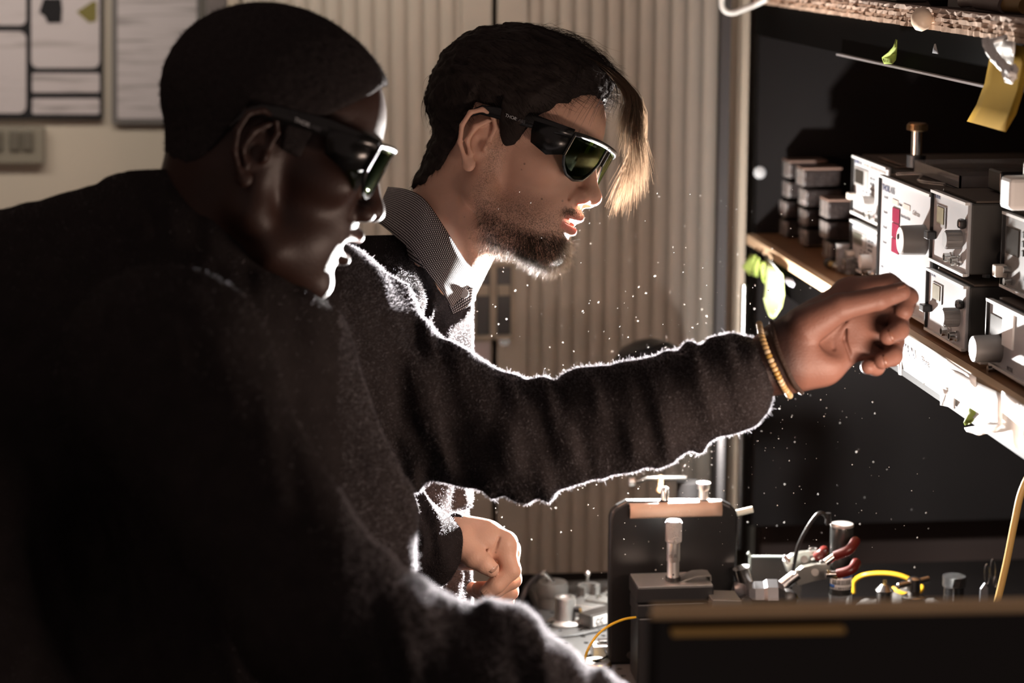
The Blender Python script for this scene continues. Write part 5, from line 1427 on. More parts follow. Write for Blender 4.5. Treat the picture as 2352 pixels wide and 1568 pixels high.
def glasses(pose, label, brand_px=0.0048):
    c = pose.world((112, 0, 10))[0]
    e = empty('safety_glasses', c, label, 'glasses', 'laser safety glasses')
    def S(phi, z):
        a = math.radians(phi)
        y = 77 * math.sin(a); return np.array([112 - 17 * (abs(y) / 72) ** 2.6 - 0.20 * (39 - z), y, z])
    bot = [(-72, 12), (-62, 2), (-50, -6), (-35, -9), (-20, -5), (-11, 6), (-5, 19), (0, 22), (5, 19), (11, 6), (20, -5), (35, -9), (50, -6), (62, 2), (72, 12)]
    bx = [b[0] for b in bot]; bz_ = [b[1] for b in bot]
    def top(p): return 39 - 3 * (abs(p) / 72) ** 2
    for s0, s1 in ((-72, -5), (5, 72)):
        ph = np.linspace(s0, s1, 22)
        rows = []
        for t in np.linspace(0, 1, 8):
            rows.append([pose.world(S(p, np.interp(p, bx, bz_) * (1 - t) + top(p) * t))[0] for p in ph])
        MB().sheet(rows, 0.0018).build('lens', LENS, e, smooth=True, auto=False)
        loop = [rows[0][i] for i in range(22)] + [rows[k][-1] for k in range(1, 8)] + [rows[7][i] for i in range(20, -1, -1)] + [rows[k][0] for k in range(6, -1, -1)]
        MB().tube(loop, 0.0017, 6, cap=False).build('rim', GFRAME, e, smooth=True)
    ph = np.linspace(-74, 74, 40)
    MB().sheet([[pose.world(S(p, top(p) + dz) * np.array([1.012, 1.012, 1]))[0] for p in ph] for dz in (-2.5, 2.5)], 0.0025).build('brow_bar', GFRAME, e, smooth=True, auto=False)
    for s in (-1, 1):
        pts = [(92, 74.5 * s, 36), (70, 77 * s, 36), (46, 78.5 * s, 36), (30, 79.5 * s, 35), (5, 82 * s, 33.5), (-14, 82 * s, 31.5), (-26, 80 * s, 24), (-34, 78 * s, 8)]
        hw = [5, 6, 7.5, 7.5, 6.5, 5.0, 4.0, 3.0]
        rows = [[pose.world(np.array(p) + [0, 0, k * w])[0] for p, w in zip(pts, hw)] for k in (1, 0, -1)]
        MB().sheet(rows, 0.003).build('temple', GFRAME, e, smooth=True, auto=False)
        # side shield between lens and temple
        ph2 = [(-72 if s < 0 else 72)]
        a_ = S(ph2[0], 12); b_ = S(ph2[0], top(72))
        MB().sheet([[pose.world(b_)[0], pose.world((70, 77.5 * s, 37))[0], pose.world((47, 79 * s, 37))[0]], [pose.world((a_ + b_) / 2)[0], pose.world((68, 77 * s, 24))[0], pose.world((47, 78.5 * s, 26))[0]], [pose.world(a_)[0], pose.world((70, 76 * s, 6))[0], pose.world((50, 77.5 * s, 14))[0]]], 0.0016).build('side_shield', GFRAME, e, smooth=True, auto=False)
        MB().tube([pose.world((88, 6 * s, 16))[0], pose.world((96, 9 * s, 8))[0], pose.world((93, 12 * s, 0))[0]], 0.0018, 6).build('nose_pad', GFRAME, e, smooth=True)
    # print on the near temple
    ex = pose.world((1, 0, -0.06))[0] - pose.world((0, 0, 0))[0]; ex /= np.linalg.norm(ex)
    ey = pose.world((0.06, 0, 1))[0] - pose.world((0, 0, 0))[0]; ey /= np.linalg.norm(ey)
    o0 = pose.world((16, -85.5, 31.5))[0]
    text_part('THOR', o0, ex, ey, brand_px, mat('print_pale', (0.75, 0.78, 0.8), 0.6), e)
    text_part('LABS', o0 + ex * brand_px * 2.7, ex, ey, brand_px, mat('print_dim', (0.10, 0.10, 0.11), 0.6), e)
    return e

def px_rc(lst, P, k=0.05, d=None):
    """chain list of [(u,v,D,rpx), ...] chains in camera space"""
    for ch in lst:
        for a, b in zip(ch[:-1], ch[1:]):
            x = sd_rc(P, cs(*a[:3]), cs(*b[:3]), a[3] / FPX * a[2], b[3] / FPX * b[2])
            d = x if d is None else smin(d, x, k)
    return d

# ================================================================== person one (near, dark sweater, reaching)
SW1 = mat('black_knit', (0.022, 0.0185, 0.0185), 0.95, 0, 0.02, 0.3, 60, 0.6, 420)
FUZZ = bpy.data.materials.new('knit_fuzz'); FUZZ.use_nodes = True
_n = FUZZ.node_tree; _n.nodes.clear()
_o = _n.nodes.new('ShaderNodeOutputMaterial'); _a = _n.nodes.new('ShaderNodeBsdfTranslucent'); _b = _n.nodes.new('ShaderNodeBsdfDiffuse'); _m = _n.nodes.new('ShaderNodeMixShader')
_a.inputs[0].default_value = (0.42, 0.40, 0.43, 1); _b.inputs[0].default_value = (0.012, 0.011, 0.012, 1); _m.inputs[0].default_value = 0.35
_n.links.new(_a.outputs[0], _m.inputs[1]); _n.links.new(_b.outputs[0], _m.inputs[2]); _n.links.new(_m.outputs[0], _o.inputs[0])
SKIN1 = skin_mat('skin_dark', (0.034, 0.015, 0.011), (0.11, 0.035, 0.028), 0.6, 0.3, 0.5, 0.10, 0.32, (0.21, 0.10, 0.073))
p1 = empty('person', atD(400, 1560, 1.95), 'person in a black knit sweater and safety glasses reaching toward the instruments', 'person')
pose1 = Pose((606, 345), 1.95, 18.5, -9.0, 0.0, 0.965)
V1, Q1, fn1 = make_head(pose1, dict(neck_px=(470, 660, 1.97), neck_r=63, lip=1.18, nose_w=1.22, tip=11.5, gape=2.4, chin=17, jaw=8.0))
stub = stubble_mask(V1) * 0.5
headpart1 = (pose1.world(V1), None, dict(lips=lip_mask(V1), stubble=stub))
headpart1 = (headpart1[0], fixq(headpart1[0], Q1), headpart1[2])

# reaching left hand, palm to the camera (px, px, mm toward camera, mm radius)
HD = 2.10
def hp(u, v, w): return cs(u, v, HD - w / 1000.0)
def hand_fn(chains, ells, k):
    def fn(P):
        d = None
        for ch in chains:
            dd = None
            for a, b in zip(ch[:-1], ch[1:]):
                x = sd_rc(P, a[0], b[0], a[1] / 1000, b[1] / 1000)
                dd = x if dd is None else smin(dd, x, 0.003)
            d = dd if d is None else smin(d, dd, k)
        for c, r, R, kk, sg in ells:
            x = sd_ell(P, c, np.array(r) / 1000, R)
            d = smin(d, x, kk) if sg > 0 else smax(d, -x, kk)
        return d
    return fn
def H1(*a): return (hp(a[0], a[1], a[2]), a[3])
ch1 = [
    [H1(1690, 868, 0, 30), H1(1770, 838, 0, 27), H1(1810, 818, 0, 29)],
    [H1(1800, 800, 2, 25), H1(1880, 740, -4, 22), H1(1958, 672, -12, 15)],            # to index knuckle
    [H1(1810, 815, 0, 24), H1(1895, 775, -4, 20), H1(1972, 712, -12, 15)],            # to middle
    [H1(1815, 830, 0, 24), H1(1900, 805, -2, 19), H1(1972, 752, -10, 14.5)],          # to ring
    [H1(1815, 845, 0, 20), H1(1890, 840, 2, 17), H1(1962, 790, -4, 13)],              # to little
]
fing1 = [
    [H1(1945, 672, -12, 13.5), H1(2040, 655, -10, 11), H1(2084, 684, 2, 10), H1(2076, 714, 10, 8.6)],     # index
    [H1(1968, 712, -8, 12.5), H1(2062, 722, -4, 10.5), H1(2064, 758, 14, 9.5), H1(2040, 772, 24, 8.2)],  # middle
    [H1(1970, 752, -6, 12), H1(2052, 782, -2, 10), H1(2050, 818, 15, 9), H1(2026, 828, 24, 7.8)],        # ring
    [H1(1958, 788, 0, 11), H1(2012, 820, 2, 9), H1(2012, 842, 12, 8), H1(1994, 842, 20, 7)],             # little
    [H1(1850, 752, 18, 19), H1(1930, 706, 28, 13), H1(2018, 686, 30, 10.6), H1(2070, 670, 27, 8.8)],       # thumb
]
ell1 = [(hp(1872, 762, 14), (27, 24, 17), None, 0.016, 1), (hp(1868, 838, 10), (26, 17, 15), None, 0.014, 1), (hp(1955, 745, 2), (20, 26, 12), None, 0.014, 1),
        (hp(1925, 775, 24), (18, 14, 7), None, 0.012, -1)]
# palm creases
cre1 = [[hp(1985, 700, 12), hp(1945, 735, 13), hp(1940, 780, 14), hp(1955, 825, 14)], [hp(1930, 735, 27), hp(1900, 735, 30), hp(1885, 720, 34)], [hp(1950, 722, 16), hp(1915, 775, 19), hp(1915, 800, 18)]]
fa = hand_fn(ch1, [], 0.012)
fb_ = [hand_fn([c], [], 0.003) for c in fing1]
def hand1(P):
    d = fa(P)
    for c, r, R, kk, sg in ell1:
        x = sd_ell(P, c, np.array(r) / 1000, R); d = smin(d, x, kk) if sg > 0 else smax(d, -x, kk)
    f = None
    for g in fb_[:4]:
        x = g(P); f = x if f is None else np.minimum(f, x)
    d = smin(d, f, 0.005)
    d = smin(d, fb_[4](P), 0.0028)
    for a, b in ((hp(1990, 632, 8), hp(1986, 668, 6)), (hp(2040, 630, 6), hp(2040, 662, 5)), (hp(2100, 704, 12), hp(2104, 694, 2))):
        d = smax(d, -sd_rc(P, a, b, 0.0010, 0.0010), 0.0025)
    for cr in cre1:
        for a, b in zip(cr[:-1], cr[1:]):
            d = smax(d, -sd_rc(P, a, b, 0.0013, 0.0013), 0.0025)
    return d
lo = np.minimum.reduce([hp(1680, 940, -45), hp(1680, 600, -45), hp(2120, 940, 60)]); hi = np.maximum.reduce([hp(2120, 600, -45), hp(2120, 600, -45), hp(1680, 600, 60)])
lo[2] = HD - 0.06; hi[2] = HD + 0.045
Vh, Qh = nets(hand1, lo, hi, 0.00125)
Wh = cam2world(Vh)
# lighter palm: the side facing the camera
nface, _ = face_normals(Vh, Qh)
nv = np.zeros_like(Vh); sgn = 1.0
for i in range(4): np.add.at(nv, Qh[:, i], nface)
nv /= np.maximum(np.linalg.norm(nv, axis=1), 1e-9)[:, None]
Qh = fixq(Wh, Qh)
nf2, _ = face_normals(Wh, Qh); nv = np.zeros_like(Wh)
for i in range(4): np.add.at(nv, Qh[:, i], nf2)
nv /= np.maximum(np.linalg.norm(nv, axis=1), 1e-9)[:, None]
toward = -(nv @ FWD)
palm = np.clip(toward * 1.6 + 0.15, 0, 1) * np.clip((Vh[:, 0] - cs(1800, 800, HD)[0]) / 0.02, 0, 1)
handpart1 = (Wh, Qh, dict(palm=palm))

# sweater
torso1 = [[(300, 760, 1.97, 332), (-320, 945, 1.97, 400), (-150, 1700, 1.97, 460)], [(380, 850, 1.77, 205), (500, 885, 1.97, 200), (700, 800, 2.16, 215)], [(520, 920, 1.96, 270), (630, 1210, 1.96, 262), (500, 1700, 1.97, 330)]]
larm1 = [[(700, 800, 2.16, 222), (935, 925, 2.16, 165), (1190, 1004, 2.14, 130), (1500, 948, 2.12, 119), (1660, 884, 2.10, 104), (1708, 862, 2.10, 92)]]
rarm1 = [[(380, 860, 1.75, 215), (740, 1425, 1.68, 178), (1100, 1580, 1.72, 165), (1450, 1735, 1.78, 140)]]
neckroll = cs(478, 640, 1.97)
def sweater1(P):
    d = px_rc(torso1, P, 0.07)
    d = smin(d, px_rc(larm1, P, 0.02), 0.06)
    d = smin(d, px_rc(rarm1, P, 0.03), 0.05)
    # ribbed neckline
    d = smin(d, sd_rc(P, cs(420, 560, 1.97), cs(400, 640, 1.97), 0.078, 0.085), 0.03)
    u = P[..., 0] / P[..., 2] * FPX + CXP
    n1 = vnoise(P * F32(22)); n2 = vnoise(P * F32(60) + 7)
    arm = np.clip((u - 860) / 80, 0, 1)
    fold = vnoise(np.stack([P[..., 0] * 92 + P[..., 1] * 22, P[..., 1] * 20 + 5, P[..., 2] * 16], -1).astype(F32))
    amp = arm * (0.0036 + 0.0075 * np.exp(-((u - 1215) / 80) ** 2) + 0.010 * np.exp(-((u - 950) / 60) ** 2) + 0.001 * np.exp(-((u - 1620) / 60) ** 2)) + 0.002
    return d + amp * fold + 0.003 * n1 + 0.0010 * n2
pts = np.array([cs(-260, 1800, 1.55), cs(-260, 380, 2.3), cs(1790, 400, 2.3), cs(1790, 1800, 2.3)])
lo = pts.min(0) - 0.01; hi = pts.max(0) + 0.01; lo[2] = 1.52; hi[2] = 2.32
lo[0] = cs(-320, 0, 1.9)[0]; lo[1] = cs(0, 1790, 1.9)[1]; hi[1] = cs(0, 400, 1.98)[1]; hi[0] = cs(1775, 0, 2.1)[0]
Vs1, Qs1 = nets(sweater1, lo, hi, 0.0048)
Ws1 = cam2world(Vs1); Qs1 = fixq(Ws1, Qs1)
# hidden torso inside the sweater keeps the body continuous from neck to hands
Vc, Qc = nets(lambda P: smin(px_rc(torso1, P, 0.07), px_rc(larm1, P, 0.02), 0.06) + 0.022, lo, hi, 0.012)
Wc = cam2world(Vc); core1 = (Wc, fixq(Wc, Qc), {})
build_person(p1, [headpart1, handpart1, core1], SKIN1)
mesh_object('sweater', Ws1, Qs1, SW1, p1)
# fuzz of the knit
u_ = CXP + FPX * (Vs1[Qs1[:, 0], 0] / Vs1[Qs1[:, 0], 2]); v_ = CYP - FPX * (Vs1[Qs1[:, 0], 1] / Vs1[Qs1[:, 0], 2])
wgt = np.where((u_ > 780), 1.0, 0.06)
fp, fnn = scatter(Ws1, Qs1, 250000, wgt)
fd = fnn + RNG.normal(size=fnn.shape) * 0.55
ln_ = np.where(RNG.random(len(fp)) < 0.02, RNG.uniform(0.003, 0.007, len(fp)), RNG.uniform(0.0008, 0.003, len(fp)))
fuzz(fp, fd, ln_, 0.00013, 'sweater_fuzz', FUZZ, p1)
# cropped hair
HAIR1 = mat('cropped_hair', (0.035, 0.03, 0.03), 0.95, 0, 0.02, 0.3, 300, 0.8, 900)
hl1 = [(-110, -52), (-60, -42), (-40, -10), (-24, 34), (8, 36), (14, 6), (32, 4), (36, 40), (58, 62), (74, 78), (84, 92), (120, 100)]
def hair1(P):
    base = smin(sd_ell(P, (-2, 0, 46), (95, 74, 80)), sd_ell(P, (36, 0, 52), (58, 62, 52)), 20) - 7.5
    base = smin(base, sd_ell(P, (-34, 0, -12), (47, 57, 44)) - 1.0, 14)
    hx = np.interp(P[..., 0], [a for a, b in hl1], [b for a, b in hl1]).astype(F32)
    return smax(base + 0.9 * vnoise(P * F32(0.35)), (hx - P[..., 2]) * 0.7, 5)
Vx, Qx = nets(hair1, (-118, -88, -60), (112, 88, 142), 2.2)
Wx = pose1.world(Vx); Qx = fixq(Wx, Qx)
mesh_object('hair', Wx, Qx, HAIR1, p1)
fp, fnn = scatter(Wx, Qx, 14000)
strands(fp, fnn + RNG.normal(size=fnn.shape) * 0.5, RNG.uniform(0.001, 0.004, len(fp)), 0.00012, 1, 0.0, 'hair_stubble', HAIR1, p1)
# chin stubble of person one
w = (V1[Q1[:, 0], 2] < -66) & (V1[Q1[:, 0], 0] > 70) & (V1[Q1[:, 0], 2] > -112)
fp, fnn = scatter(headpart1[0], headpart1[1], 500, w.astype(float))
strands(fp, fnn + RNG.normal(size=fnn.shape) * 0.5, RNG.uniform(0.001, 0.003, len(fp)), 0.0001, 1, 0.0, 'chin_stubble', HAIR1, p1)
EYE = mat('eye_white', (0.6, 0.56, 0.52), 0.2)
for s in (-1, 1):
    MB().lathe(pose1.world((66, 32 * s, 20))[0], pose1.world((76, 32 * s, 20))[0] - pose1.world((66, 32 * s, 20))[0], [(0.004, 0), (0.0095, 0.004), (0.0118, 0.0105), (0.0095, 0.018), (0.004, 0.0222), (0.0005, 0.0228)], 16).build('eye', EYE, p1, smooth=True)
TEETH = mat('teeth', (0.7, 0.66, 0.6), 0.25)
def teeth(pose, parent):
    rows = [[pose.world((94.5 - 0.012 * y * y, y, z))[0] for y in np.linspace(-20, 20, 11)] for z in (-52.2, -44)]
    MB().sheet(rows, 0.002).build('teeth', TEETH, parent, smooth=True, auto=False)
teeth(pose1, p1)
# nails on the visible fingertips
NAIL1 = mat('nail_dark', (0.2, 0.09, 0.06), 0.3, 0, 0.5)
def nail(a, b, r, nrm, m_, parent):
    a = np.asarray(a); b = np.asarray(b); d = (b - a) / np.linalg.norm(b - a)
    n = nrm - d * np.dot(nrm, d); n /= np.linalg.norm(n); s = np.cross(d, n)
    rows = []
    for t in np.linspace(-1, 1, 7):
        rows.append([b + d * (x * r) + (s * math.sin(t * 0.85) + n * math.cos(t * 0.85)) * r * (1.02 - 0.18 * max(0, x)) for x in (-0.75, -0.3, 0.2, 0.62 - 0.2 * t * t)])
    return MB().sheet(cam2world_rows(rows), 0.0005).build('nail', m_, parent, smooth=True, auto=False)
def cam2world_rows(rows): return [list(cam2world(np.array(r))) for r in rows]
nail(hp(2018, 686, 30), hp(2068, 671, 27), 0.0092, np.array([0.1, 1.0, -0.25]), NAIL1, p1)
nail(hp(2064, 758, 14), hp(2040, 772, 24), 0.0082, np.array([0.4, 0.1, -1.0]), NAIL1, p1)
nail(hp(2050, 818, 15), hp(2026, 828, 24), 0.0078, np.array([0.4, 0.0, -1.0]), NAIL1, p1)
glasses(pose1, 'green lensed safety glasses worn by the near person')

# bead bracelet on the wrist
bc = [hp(1744, 744, 9), hp(1750, 772, 27), hp(1764, 812, 36), hp(1782, 852, 36), hp(1800, 888, 25), hp(1814, 908, 5)]
back = [hp(1806, 896, -24), hp(1777, 830, -36), hp(1750, 766, -24)]
loop = smoothpath(cam2world(np.array(bc)), 10)
br = empty('bead_bracelet', loop[25], 'pale wooden bead bracelet around the reaching wrist', 'bracelet')
full = smoothpath(cam2world(np.array(bc + back + [bc[0]])), 8)
MB().tube(full, 0.0007, 6).build('string', BLACKP, br, smooth=True)
BEAD = [mat('bead_pale', (0.5, 0.34, 0.15), 0.4, noise=0.2, nscale=200), mat('bead_cream', (0.6, 0.46, 0.28), 0.4), mat('bead_gold', (0.42, 0.26, 0.07), 0.35)]
fl = np.array(full); seg = np.linalg.norm(np.diff(fl, axis=0), axis=1); cum = np.concatenate([[0], np.cumsum(seg)])
s_ = 0.0; rb = random.Random(4); prev = None
bead_me = {}
for kk, m_ in enumerate(BEAD):
    t_ = MB().lathe((0, 0, -0.0021), (0, 0, 1), [(0.0010, 0), (0.0026, 0.0005), (0.0031, 0.0021), (0.0026, 0.0037), (0.0010, 0.0042)], 10).build('bead', m_, br, smooth=True)
    bead_me[kk] = t_.data; bpy.data.objects.remove(t_)
    me_ = bead_me[kk]; cc = np.empty(len(me_.vertices) * 3); me_.vertices.foreach_get('co', cc); cc = cc.reshape(-1, 3) + np.array(br.location); me_.vertices.foreach_set('co', cc.ravel())
while s_ < cum[-1] - 0.003:
    p_ = np.array([np.interp(s_, cum, fl[:, k]) for k in range(3)]); q_ = np.array([np.interp(s_ + 0.001, cum, fl[:, k]) for k in range(3)])
    o = bpy.data.objects.new('bead', bead_me[rb.choice((0, 0, 1, 1, 2))]); COL.objects.link(o); o.parent = br
    o.location = Vector(p_ - np.array(br.location)); o.rotation_mode = 'QUATERNION'
    o.rotation_quaternion = Vector(q_ - p_).to_track_quat('Z', 'Y')
    s_ += 0.0043
# dark cord bracelet beside it
bc2 = [(u + 26, v - 8 + i * 1.5, w) for i, (u, v, w) in enumerate(((1746, 748, 8), (1752, 776, 26), (1764, 814, 34), (1782, 852, 34), (1800, 886, 25), (1816, 902, 4)))]
lp = smoothpath(cam2world(np.array([hp(*q) for q in bc2] + [hp(1826, 884, -24), hp(1800, 824, -32), hp(1775, 770, -22), hp(*bc2[0])])), 8)
tag(MB().tube(lp, 0.0022, 8).build('cord_bracelet', mat('cord_brown', (0.03, 0.014, 0.008), 0.7, bump=0.6, bscale=500), None, smooth=True), 'dark braided cord bracelet beside the bead bracelet', 'bracelet')

# ================================================================== person two (checked collar, bearded)
SW2 = mat('charcoal_knit', (0.022, 0.0185, 0.019), 0.95, 0, 0.02, 0.4, 60, 0.7, 420)
SKIN2 = skin_mat('skin_fair', (0.70, 0.42, 0.305), (0.58, 0.23, 0.18), 0.9, 0.75, 0.48, 0.2, 0.35)
p2 = empty('person', atD(880, 1560, 2.4), 'bearded person with tousled fringe and checked shirt collar leaning in behind', 'person')
pose2 = Pose((1114, 326), 2.44, 18.5, 18.0, 0.0, 0.97)
V2, Q2, fn2 = make_head(pose2, dict(neck_px=(975, 655, 2.49), neck_r=57, lip=0.92, nose_w=0.96, tip=11, gape=2.2, chin=14, jaw=1.5))
NB2 = pose2.local(cs(975, 655, 2.49))
W2 = pose2.world(V2); Q2 = fixq(W2, Q2)
bm_, mo_ = beard_mask(V2)
headpart2 = (W2, Q2, dict(lips=lip_mask(V2), stubble=np.clip(np.maximum(np.maximum(stubble_mask(V2) * 0.75, bm_), mo_), 0, 1)))

# resting right hand
H2D = 2.38
def hq(u, v, w): return cs(u, v, H2D - w / 1000.0)
def H2(*a): return (hq(a[0], a[1], a[2]), a[3])
pal2 = hand_fn([[H2(985, 1248, 0, 28), H2(1045, 1245, 0, 25), H2(1090, 1250, 0, 25)],
                [H2(1060, 1235, 0, 22), H2(1120, 1236, 4, 18), H2(1160, 1248, 8, 14)],
                [H2(1065, 1245, -6, 22), H2(1125, 1248, -12, 18), H2(1168, 1262, -14, 13)],
                [H2(1065, 1260, -10, 20), H2(1125, 1268, -24, 16), H2(1166, 1285, -30, 12)]], [], 0.012)
fin2 = [hand_fn([c], [], 0.003) for c in (
    [H2(1155, 1250, 8, 12.5), H2(1174, 1308, 12, 10.2), H2(1140, 1342, 14, 9.2), H2(1117, 1360, 12, 8)],
    [H2(1164, 1268, -14, 12), H2(1176, 1330, -8, 10), H2(1140, 1352, -6, 9), H2(1100, 1352, -8, 8)],
    [H2(1164, 1285, -28, 11), H2(1170, 1358, -22, 9.5), H2(1130, 1372, -20, 8.5), H2(1088, 1352, -22, 8)],
    [H2(1158, 1295, -38, 10), H2(1162, 1378, -34, 8.5), H2(1120, 1384, -34, 7.6)])]
thu2 = hand_fn([[H2(1060, 1245, 14, 19), H2(1090, 1278, 22, 12.5), H2(1112, 1294, 25, 10), H2(1128, 1306, 25, 8.6)]], [], 0.004)
def hand2(P):
    d = pal2(P)
    f = None
    for g in fin2: x = g(P); f = x if f is None else np.minimum(f, x)
    d = smin(d, f, 0.005)
    d = smin(d, thu2(P), 0.004)
    for a, b in ((hq(1120, 1222, 14), hq(1098, 1270, 22)), (hq(1132, 1228, 16), hq(1110, 1275, 24)), (hq(1146, 1235, 20), hq(1128, 1282, 22))):
        d = smax(d, -sd_rc(P, a, b, 0.0012, 0.0012), 0.003)
    return d
lo = np.array([cs(970, 0, H2D)[0], cs(0, 1420, H2D)[1], H2D - 0.06]); hi = np.array([cs(1215, 0, H2D)[0], cs(0, 1170, H2D)[1], H2D + 0.07])
Vh2, Qh2 = nets(hand2, lo, hi, 0.0014)
Wh2 = cam2world(Vh2)

torso2 = [[(862, 775, 2.52, 190), (846, 1080, 2.52, 205), (842, 1400, 2.52, 215), (800, 2100, 2.52, 230)], [(840, 720, 2.38, 125), (880, 690, 2.52, 130), (860, 720, 2.66, 125)]]
arm2 = [[(800, 770, 2.37, 135), (850, 1220, 2.34, 112), (965, 1250, 2.36, 84), (1008, 1248, 2.38, 72)], [(860, 740, 2.66, 130), (930, 1180, 2.67, 110), (1000, 1420, 2.62, 80)]]
def sweater2(P):
    d = px_rc(torso2, P, 0.06)
    d = smin(d, px_rc(arm2, P, 0.03), 0.035)
    d = smin(d, sd_rc(P, cs(955, 620, 2.50), cs(930, 700, 2.51), 0.062, 0.078), 0.03)
    d = smin(d, sd_rc(P, cs(962, 676, 2.50), cs(940, 730, 2.51), 0.066, 0.075), 0.02)
    u = P[..., 0] / P[..., 2] * FPX + CXP; v = CYP - P[..., 1] / P[..., 2] * FPX
    n1 = vnoise(P * F32(20) + 3); n2 = vnoise(P * F32(55))
    s = (u - 0.18 * (v - 1000)) / 62.0 + n1 * 0.9
    return d + 0.0045 * np.sin(s * 6.2832) * np.clip((u - 880) / 60, 0, 1) + 0.003 * n1 + 0.0012 * n2
lo = np.array([cs(600, 0, 2.35)[0], cs(0, 1640, 2.5)[1], 2.20]); hi = np.array([cs(1085, 0, 2.35)[0], cs(0, 540, 2.5)[1], 2.82])
Vs2, Qs2 = nets(sweater2, lo, hi, 0.0045)
Ws2 = cam2world(Vs2); Qs2 = fixq(Ws2, Qs2)
Vc, Qc = nets(lambda P: smin(px_rc(torso2, P, 0.06), px_rc(arm2, P, 0.03), 0.035) + 0.018, lo, hi, 0.011)
Wc = cam2world(Vc)
build_person(p2, [headpart2, (Wh2, fixq(Wh2, Qh2), {}), (Wc, fixq(Wc, Qc), {})], SKIN2)
mesh_object('sweater', Ws2, Qs2, SW2, p2)
u_ = CXP + FPX * (Vs2[Qs2[:, 0], 0] / Vs2[Qs2[:, 0], 2])
fp, fnn = scatter(Ws2, Qs2, 90000, np.where(u_ > 880, 1.0, 0.05))
fuzz(fp, fnn + RNG.normal(size=fnn.shape) * 0.6, RNG.uniform(0.0006, 0.0022, len(fp)), 0.00012, 'sweater_fuzz', FUZZ, p2)
NAIL2 = mat('nail_fair', (0.5, 0.3, 0.22), 0.25, 0, 0.5)
nail(hq(1112, 1294, 25), hq(1126, 1305, 25), 0.0088, np.array([0.55, 0.3, -1.0]), NAIL2, p2)
nail(hq(1140, 1342, 14), hq(1119, 1359, 12), 0.0083, np.array([0.3, 0.2, -1.0]), NAIL2, p2)
nail(hq(1130, 1372, -20), hq(1092, 1354, -22), 0.0082, np.array([-0.2, 0.8, -0.6]), NAIL2, p2)
for s in (-1, 1):
    a_ = pose2.world((66, 32 * s, 20))[0]; b_ = pose2.world((76, 32 * s, 20))[0]
    MB().lathe(a_, b_ - a_, [(0.004, 0), (0.0095, 0.004), (0.0118, 0.0105), (0.0095, 0.018), (0.004, 0.0222), (0.0005, 0.0228)], 16).build('eye', EYE, p2, smooth=True)
teeth(pose2, p2)
glasses(pose2, 'green lensed safety glasses worn by the bearded person')

# hair: swept mass plus separate strands
HAIR2 = mat('dark_brown_hair', (0.028, 0.022, 0.02), 0.7, 0, 0.08, 0.3, 300)
HAIRL = bpy.data.materials.new('fringe_hair'); HAIRL.use_nodes = True
_n = HAIRL.node_tree; _b = _n.nodes['Principled BSDF']; _b.inputs['Base Color'].default_value = (0.035, 0.02, 0.012, 1); _b.inputs['Roughness'].default_value = 0.4
_t = _n.nodes.new('ShaderNodeBsdfTranslucent'); _t.inputs[0].default_value = (0.6, 0.48, 0.38, 1); _m = _n.nodes.new('ShaderNodeMixShader'); _m.inputs[0].default_value = 0.5
_n.links.new(_b.outputs[0], _m.inputs[1]); _n.links.new(_t.outputs[0], _m.inputs[2]); _n.links.new(_m.outputs[0], _n.nodes['Material Output'].inputs[0])
hl2 = [(-112, -70), (-70, -62), (-48, -38), (-36, -2), (-26, 36), (6, 36), (10, 8), (20, -8), (32, 6), (40, 34), (50, 48), (66, 66), (76, 84), (90, 92), (120, 100)]
def hair2(P):
    base = smin(sd_ell(P, (-2, 0, 46), (95, 74, 80)), sd_ell(P, (36, 0, 52), (58, 62, 52)), 20)
    t = 11 + 8 * np.clip((P[..., 2] - 40) / 70, 0, 1) + 5 * np.clip((P[..., 0] - 10) / 60, 0, 1)
    hx = np.interp(P[..., 0], [a for a, b in hl2], [b for a, b in hl2]).astype(F32)
    side = np.clip((np.abs(P[..., 1]) - 40) / 20, 0, 1)
    low = np.clip((30 - P[..., 2]) / 30, 0, 1) * 7
    d = base - (t - low) * np.clip((P[..., 2] - hx + 4) / 30, 0.15, 1)
    d = smin(d, sd_rc(P, (-22, 0, -20), NB2, 58, 57) - 3.5, 8)
    d = smin(d, sd_ell(P, (-36, 0, -10), (45, 60, 40)), 14)
    lock = vnoise(np.stack([P[..., 0] * 0.06, P[..., 1] * 0.20, P[..., 2] * 0.16], -1).astype(F32))
    return smax(d + 3.0 * lock, (hx - P[..., 2]) * 0.75 + 4.0 * lock, 6)
Vx, Qx = nets(hair2, (-128, -98, -78), (124, 98, 160), 2.2)
Wx = pose2.world(Vx); Qx = fixq(Wx, Qx)
mesh_object('hair', Wx, Qx, HAIR2, p2)
sel = (Vx[Qx[:, 0], 2] > 20).astype(float) + 0.25
fp, fnn = scatter(Wx, Qx, 5200, sel)
fw = pose2.world((1, 0, 0))[0] - pose2.world((0, 0, 0))[0]; fw /= np.linalg.norm(fw)
dn = pose2.world((0, 0, -1))[0] - pose2.world((0, 0, 0))[0]; dn /= np.linalg.norm(dn)
loc = np.array([pose2.local(c) for c in ((fp - CAM) @ np.stack([RIGHT, UP, FWD], 1))])
flow = fw[None] * np.where(loc[:, 2] > 20, 1.0, -0.15)[:, None] + dn[None] * np.where(loc[:, 2] > 60, 0.25, 0.9)[:, None] + fnn * 0.45 + RNG.normal(size=fp.shape) * 0.16
flow -= fnn * np.minimum((flow * fnn).sum(1), 0)[:, None]
ln = RNG.uniform(0.012, 0.034, len(fp)) * np.where(loc[:, 2] > 20, 1, 0.5)
strands(fp, flow, ln, RNG.uniform(0.00012, 0.00025, len(fp)), 5, -fnn * 0.42, 'hair_strands', HAIR2, p2)
